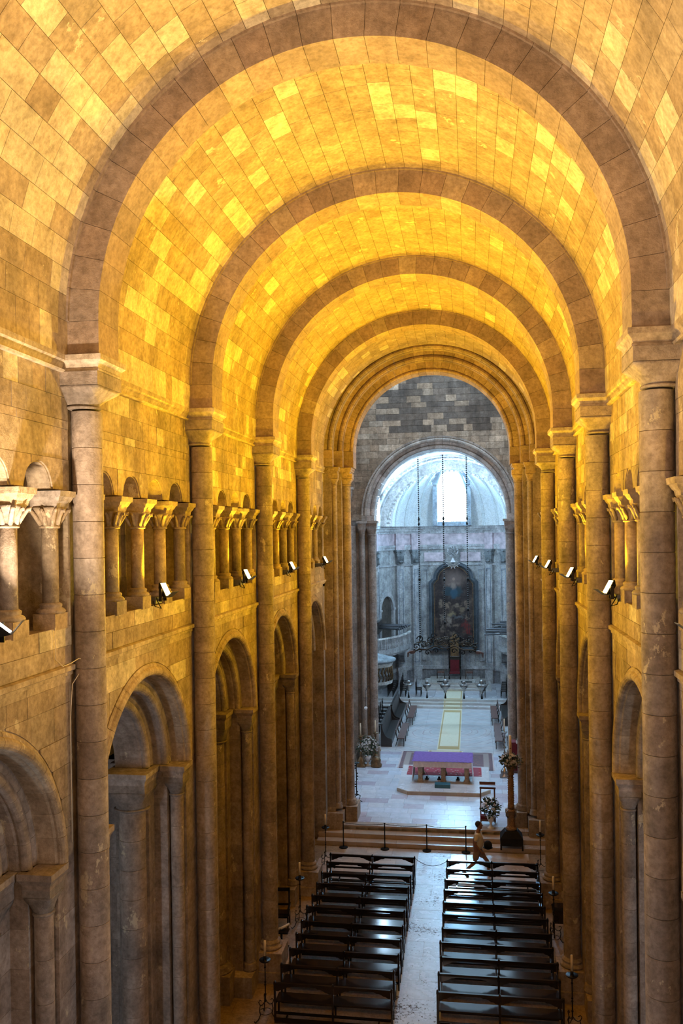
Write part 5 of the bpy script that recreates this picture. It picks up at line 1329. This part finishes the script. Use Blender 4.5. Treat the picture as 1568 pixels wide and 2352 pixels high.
# ================================================================= BALCONIES, PULPIT, ORGAN TRUMPETS
for s in (-1, 1):
    lab = SIDE[s]
    X = lambda v: AX+s*v
    t = thing('balcony', 'white marble balcony with balusters curving along the %s wall of the apse' % lab, 'balcony', (0, 0, 0))
    # curve in plan from the corner (|x|~3.2, y 62) forward to the side wall
    pth = [(3.05, 62.3), (3.15, 61.2), (3.45, 60.0), (3.85, 58.9), (4.35, 58.0), (4.9, 57.3)]
    def strip(z0, z1, off0, off1):
        mb = MB()
        for a, b in zip(pth, pth[1:]): mb.prism([(X(a[0]-off0), a[1]), (X(b[0]-off0), b[1]), (X(b[0]+off1), b[1]), (X(a[0]+off1), a[1])], z0, z1, 'z')
        return mb
    put('floor_slab', MB().prism([(X(a[0]), a[1]) for a in pth]+[(X(5.2), 57.3), (X(5.2), 62.3)], 3.86, 4.0, 'z').mesh('floor_slab', 'choir'), t, color=CW)
    put('parapet_base', strip(3.86, 4.22, .04, .10).mesh('parapet_base', 'choir'), t, color=CW)
    put('underside_moulding', strip(3.72, 3.86, -.06, .3).mesh('underside_moulding', 'choir'), t, color=CW)
    put('handrail', strip(4.92, 5.02, .06, .12).mesh('handrail', 'choir'), t, color=(.8, .8, .8, 1))
    bal = MB().lathe([(.045, 0), (.045, .05), (.03, .08), (.055, .2), (.055, .28), (.025, .42), (.03, .5), (.045, .62), (.045, .70)], seg=8).mesh('baluster', 'choir')
    for a, b in zip(pth, pth[1:]):
        for q in range(7):
            u = (q+.5)/7; x = a[0]+(b[0]-a[0])*u+.03; y = a[1]+(b[1]-a[1])*u
            if q == 0: put('post', MB().box(-.09, .09, -.09, .09, 0, .70).mesh('post', 'choir'), t, (X(x), y, 4.22), color=CW)
            else: put('baluster', bal, t, (X(x), y, 4.22), color=CW)
    put('console', MB().prism([(3.7, 62.6), (3.7, 60.2), (3.2, 61.5), (2.4, 62.4), (2.3, 62.6)][::-1] and [(60.3, 3.72), (62.9, 3.72), (62.9, 2.6), (62.2, 2.8), (61.6, 3.3)], X(3.5), X(3.9), 'x').mesh('console', 'choir'), t, color=(.30, .30, .32, 1))
    # organ trumpets
    t = thing('organ_trumpets', 'horizontal grey organ trumpets projecting over the %s balcony' % lab, 'organ pipes', (X(5.0), 58.4, 5.4))
    for k in range(14):
        z = (k % 7)*.10+rnd.uniform(-.03, .03)-.05 if s > 0 else .25+rnd.uniform(-.02, .08)+(k % 2)*.10; L = rnd.uniform(1.6, 2.8) if s > 0 else 1.4+k*.055
        y = -.6+k*.17
        put('pipe', MB().tube([(0, y, z), (-s*L*.6, y, z-.03), (-s*L*.97, y, z-.06), (-s*L, y, z-.06)], [.03, .045, .06, .085], 8).mesh('pipe', 'galv'), t)
    put('wind_chest', MB().box(-s*.1, s*.25, -.8, 1.9, -.1, .7).mesh('wind_chest', 'stall'), t)
# niche behind the left balcony
t = thing('doorway_niche', 'round-headed marble niche with dark recess above the left balcony', 'niche', (-4.70, 61.5, 4.05), math.radians(-20.6))
mb = MB(); R0, R1 = .95, 1.25
pi_ = [(R0*math.cos(PI*k/14), 2.6+R0*math.sin(PI*k/14)) for k in range(15)]; po_ = [(R1*math.cos(PI*k/14), 2.6+R1*math.sin(PI*k/14)) for k in range(15)]
for k in range(14): mb.prism([pi_[k], pi_[k+1], po_[k+1], po_[k]], -.1, .22, 'x')
mb.box(-.1, .22, R0, R1, 0, 2.6).box(-.1, .22, -R1, -R0, 0, 2.6).box(-.1, .28, R0-.04, R1+.06, 2.5, 2.64).box(-.1, .28, -R1-.06, -R0+.04, 2.5, 2.64)
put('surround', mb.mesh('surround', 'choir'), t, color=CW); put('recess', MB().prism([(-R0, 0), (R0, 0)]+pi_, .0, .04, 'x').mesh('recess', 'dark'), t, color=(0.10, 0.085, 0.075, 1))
t = thing('pulpit', 'curved marble pulpit with gilt openwork front low on the left choir wall', 'pulpit', (-5.05, 55.2, .51))
def half_ring(z0, z1, r0, r1, mat, nm, col=CW, sq=None):
    put(nm, MB().lathe([(r0, z0), (r1, z1)], seg=24, a0=-PI/2, a1=PI/2).lathe([(r0-.08, z0), (r1-.08, z1)], seg=24, a0=-PI/2, a1=PI/2).mesh(nm, mat), t, color=col)
half_ring(1.55, 1.95, .75, 1.35, 'choir', 'bowl'); half_ring(1.95, 2.15, 1.42, 1.45, 'choir', 'lower_moulding', (.7, .7, .7, 1)); half_ring(3.05, 3.3, 1.40, 1.5, 'choir', 'upper_moulding', (.7, .7, .7, 1))
put('floor_slab', MB().lathe([(1.4, 2.0), (1.4, 2.06)], seg=24, a0=-PI/2, a1=PI/2, cap=False).mesh('floor_slab', 'choir'), t, color=CW)
put('canopy', MB().lathe([(1.5, 3.3), (1.65, 3.4), (1.65, 3.5), (1.2, 3.62), (.6, 3.8), (.1, 3.9)], seg=24, a0=-PI/2, a1=PI/2).mesh('canopy', 'choir'), t, color=(0.30, .34, .38, 1))
for k in range(16):
    a = -PI/2+PI*(k+.5)/16; put('balustrade_piece', MB().tube([(1.4*math.cos(a), 1.4*math.sin(a), 2.15), (1.47*math.cos(a+.05), 1.47*math.sin(a+.05), 2.4), (1.40*math.cos(a-.05), 1.4*math.sin(a-.05), 2.7), (1.42*math.cos(a), 1.42*math.sin(a), 3.05)], [.05, .035, .05, .035], 6).mesh('balustrade_piece', 'gilt'), t)
put('bracket', MB().lathe([(.1, .7), (.3, 1.0), (.45, 1.3), (.75, 1.55)], seg=16, a0=-PI/2, a1=PI/2).mesh('bracket', 'choir'), t, color=CW)
# banner seen through the left arcade
t = thing('figure_banner', 'tall white and red banner seen through the left arcade beyond the nearest pier', 'banner', (-7.3, 19.9, 0))
put('panel', MB().box(-.6, .6, -.02, .02, 2.3, 6.2).mesh('panel', 'linen'), t); put('red_field', MB().box(-.55, .55, -.035, -.02, 2.9, 4.3).mesh('red_field', 'red'), t); put('dark_field', MB().box(-.5, .5, -.035, -.02, 4.3, 5.0).mesh('dark_field', 'black'), t)
put('pole', MB().box(-.03, .03, .02, .08, 0, 6.3).mesh('pole', 'iron'), t); put('foot', MB().box(-.5, .5, -.3, .3, 0, .06).mesh('foot', 'iron'), t)
# cable on the right and the left wall
tag(put('wall_cable', MB().tube([(4.26, 10.9, 11.0), (4.22, 11.0, 10.0), (4.2, 11.15, 8.0), (4.2, 11.2, 5.0), (4.2, 11.2, 0.1)], .008, 5).mesh('wall_cable', 'wax')), 'thin pale cable running down the right wall past the nearest pier', 'cable')
tag(put('wall_cable', MB().tube([(-4.27, 11.3, 11.0), (-4.27, 11.3, 10.55), (-4.2, 11.38, 10.44), (-4.16, 11.55, 10.46), (-4.14, 11.75, 10.50), (-4.14, 11.88, 10.47), (-4.16, 11.86, 10.3), (-4.24, 11.74, 10.12), (-4.27, 11.72, 9.6), (-4.27, 11.72, 7.8)], .007, 5).mesh('wall_cable', 'wax')), 'thin pale cable looped over the left string course beside the nearest pier', 'cable')

# hanging globe lamp by the left choir pier
t = thing('globe_lamp', 'small white globe hanging on a thin rod beside the left choir pier', 'lamp', (-3.68, 41.6, 3.6))
put('globe', MB().ball((0, 0, 0), .085, 12, 8).mesh('globe', 'glasswhite'), t); put('rod', MB().tube([(0, 0, .08), (0, 0, .85)], .01, 5).tube([(-.14, 0, .5), (.14, 0, .5)], .012, 5).mesh('rod', 'iron'), t); put('wall_arm', MB().tube([(0, 0, .85), (0, 1.2, .9), (0, 1.85, .8)], .014, 5).mesh('wall_arm', 'iron'), t)

# ================================================================= THE WALKING MAN
def skin_mesh(name, verts, edges, mat, sub=2, root=0):
    me = bpy.data.meshes.new(name); me.from_pydata([v[:3] for v in verts], edges, []); o = bpy.data.objects.new(name, me); COL.objects.link(o)
    m = o.modifiers.new('skin', 'SKIN'); m.use_smooth_shade = True
    for i, v in enumerate(verts):
        r = v[3]; me.skin_vertices[0].data[i].radius = r if isinstance(r, tuple) else (r, r)
        me.skin_vertices[0].data[i].use_root = (i == root)
    o.modifiers.new('sub', 'SUBSURF').levels = sub; o.modifiers['sub'].render_levels = sub
    bpy.context.view_layer.update()
    dg = bpy.context.evaluated_depsgraph_get(); nm = bpy.data.meshes.new_from_object(o.evaluated_get(dg)); nm.name = name
    bpy.data.objects.remove(o); nm.materials.clear(); nm.materials.append(M[mat] if isinstance(mat, str) else mat); nm.polygons.foreach_set('use_smooth', [True]*len(nm.polygons)); return nm
# local frame: he walks towards +x; z up; y = his left (away from camera)
man = thing('person', 'man in beige t-shirt and shorts walking right before the steps', 'person', (1.66, 30.5, 0))
man.scale = (1.07, 1.07, 1.07)
V = [(0, 0, .95, (.155, .15)), (0.0, 0, 1.10, (.17, .15)), (.01, 0, 1.26, (.165, .15)), (.0, 0, 1.42, (.13, .16)), (.03, 0, 1.53, .065), (.05, 0, 1.60, .06),
     (.0, .11, .90, .105), (.30, .12, .50, .065), (.33, .12, .47, .062), (.36, .12, .10, .042), (.35, .12, .06, .042), (.50, .12, .03, .032),
     (-.02, -.11, .90, .105), (-.10, -.11, .50, .066), (-.13, -.11, .46, .062), (-.42, -.11, .20, .044), (-.46, -.11, .17, .042), (-.40, -.11, .05, .032),
     (-.02, -.19, 1.42, .065), (-.08, -.25, 1.15, .047), (-.06, -.25, 1.12, .044), (.10, -.25, .93, .033), (.12, -.25, .91, .028),
     (.02, .19, 1.42, .065), (.12, .26, 1.17, .047), (.14, .26, 1.15, .044), (.24, .24, 1.03, .036), (.27, .24, 1.02, .030)]
Ed = [(0, 1), (1, 2), (2, 3), (3, 4), (4, 5), (0, 6), (6, 7), (7, 8), (8, 9), (9, 10), (10, 11), (0, 12), (12, 13), (13, 14), (14, 15), (15, 16), (16, 17), (3, 18), (18, 19), (19, 20), (20, 21), (21, 22), (3, 23), (23, 24), (24, 25), (25, 26), (26, 27)]
put('body', skin_mesh('body', V, Ed, 'skin'), man)
head = MB(); head.ball((.06, 0, 1.70), .10, 16, 12, (1.0, .80, 1.22)); head.tube([(.155, 0, 1.72), (.185, 0, 1.685), (.155, 0, 1.675)], [.010, .018, .012], 6)
head.tube([(.06, 0, 1.53), (.05, 0, 1.62)], .06, 12); head.tube([(.12, 0, 1.615), (.145, 0, 1.60)], [.045, .03], 8)
for sy in (-1, 1): head.ball((.05, sy*.082, 1.695), .026, 8, 5, (.6, .4, 1))
put('head', head.mesh('head', 'skin'), man)
face = MB()
for sy in (-1, 1): face.ball((.148, sy*.033, 1.715), .011, 8, 5); face.tube([(.150, sy*.018, 1.742), (.146, sy*.05, 1.742)], .006, 5)
face.tube([(.158, -.022, 1.645), (.162, 0, 1.647), (.158, .022, 1.645)], .006, 5)
put('eyes_and_mouth', face.mesh('eyes_and_mouth', 'hair'), man)
put('hair', MB().ball((.03, 0, 1.735), .104, 16, 12, (1.0, .84, 1.06)).mesh('hair', 'hair'), man)
TV = [(.02, 0, .93, (.20, .175)), (.04, 0, 1.08, (.225, .185)), (.04, 0, 1.24, (.21, .18)), (.0, 0, 1.42, (.15, .18)), (.02, 0, 1.50, (.085, .08)), (-.02, -.20, 1.42, .08), (-.065, -.255, 1.22, .072), (.02, .20, 1.42, .08), (.09, .255, 1.22, .072)]
put('t_shirt', skin_mesh('t_shirt', TV, [(0, 1), (1, 2), (2, 3), (3, 4), (3, 5), (5, 6), (3, 7), (7, 8)], 'tshirt'), man)
SV = [(0, 0, 1.0, (.165, .16)), (0, 0, .88, (.165, .16)), (.02, .10, .84, .125), (.21, .115, .60, .105), (-.02, -.10, .84, .125), (-.085, -.11, .56, .105)]
put('shorts', skin_mesh('shorts', SV, [(0, 1), (1, 2), (2, 3), (1, 4), (4, 5)], 'shorts', root=1), man)
def hand(px, py, pz, dx, dz, sy):
    mb = MB(); mb.ball((px, py, pz), .042, 10, 6, (1.1, .45, 1)); base = Vector((px, py, pz)); d = Vector((dx, 0, dz)).normalized(); sd = Vector((-d.z, 0, d.x))
    for k, L in enumerate((.075, .085, .08, .062)):
        b0 = base+d*.03+sd*(.03-.02*k); mb.tube([b0, b0+d*L*.5+Vector((0, sy*.008, 0)), b0+d*L*.8+Vector((0, sy*.03, 0))], [.010, .009, .007], 6)
    b0 = base+sd*.035; mb.tube([b0, b0+sd*.03+d*.015, b0+sd*.035+d*.045], [.012, .011, .008], 6); return mb
put('hand', hand(.145, -.25, .875, .5, -.8, 1).mesh('hand', 'skin'), man); put('hand', hand(.30, .24, 1.00, 1, -.2, -1).mesh('hand', 'skin'), man)
for (x, y, z, r, nm) in ((.43, .12, 0, 0, 'shoe'), (-.42, -.11, .06, .75, 'shoe')):
    put(nm, MB().box(-.13, .15, -.045, .045, 0, .02).tube([(-.10, 0, .05), (.0, 0, .055), (.12, 0, .035)], [.045, .045, .035], 8).mesh(nm, 'hair'), man, (x, y, z), (0, r, 0))
cp = thing('cap', 'round dark cap held in the hand of the walking man', 'cap', (2.03, 30.70, 1.05))
put('crown', MB().ball((0, 0, 0), .15, 14, 8, (1, .75, 1.1)).mesh('crown', 'black'), cp); put('brim', MB().lathe([(.10, 0), (.17, .012), (.17, .02), (.1, .01)], 0, 0, -.10, 16).mesh('brim', 'black'), cp)
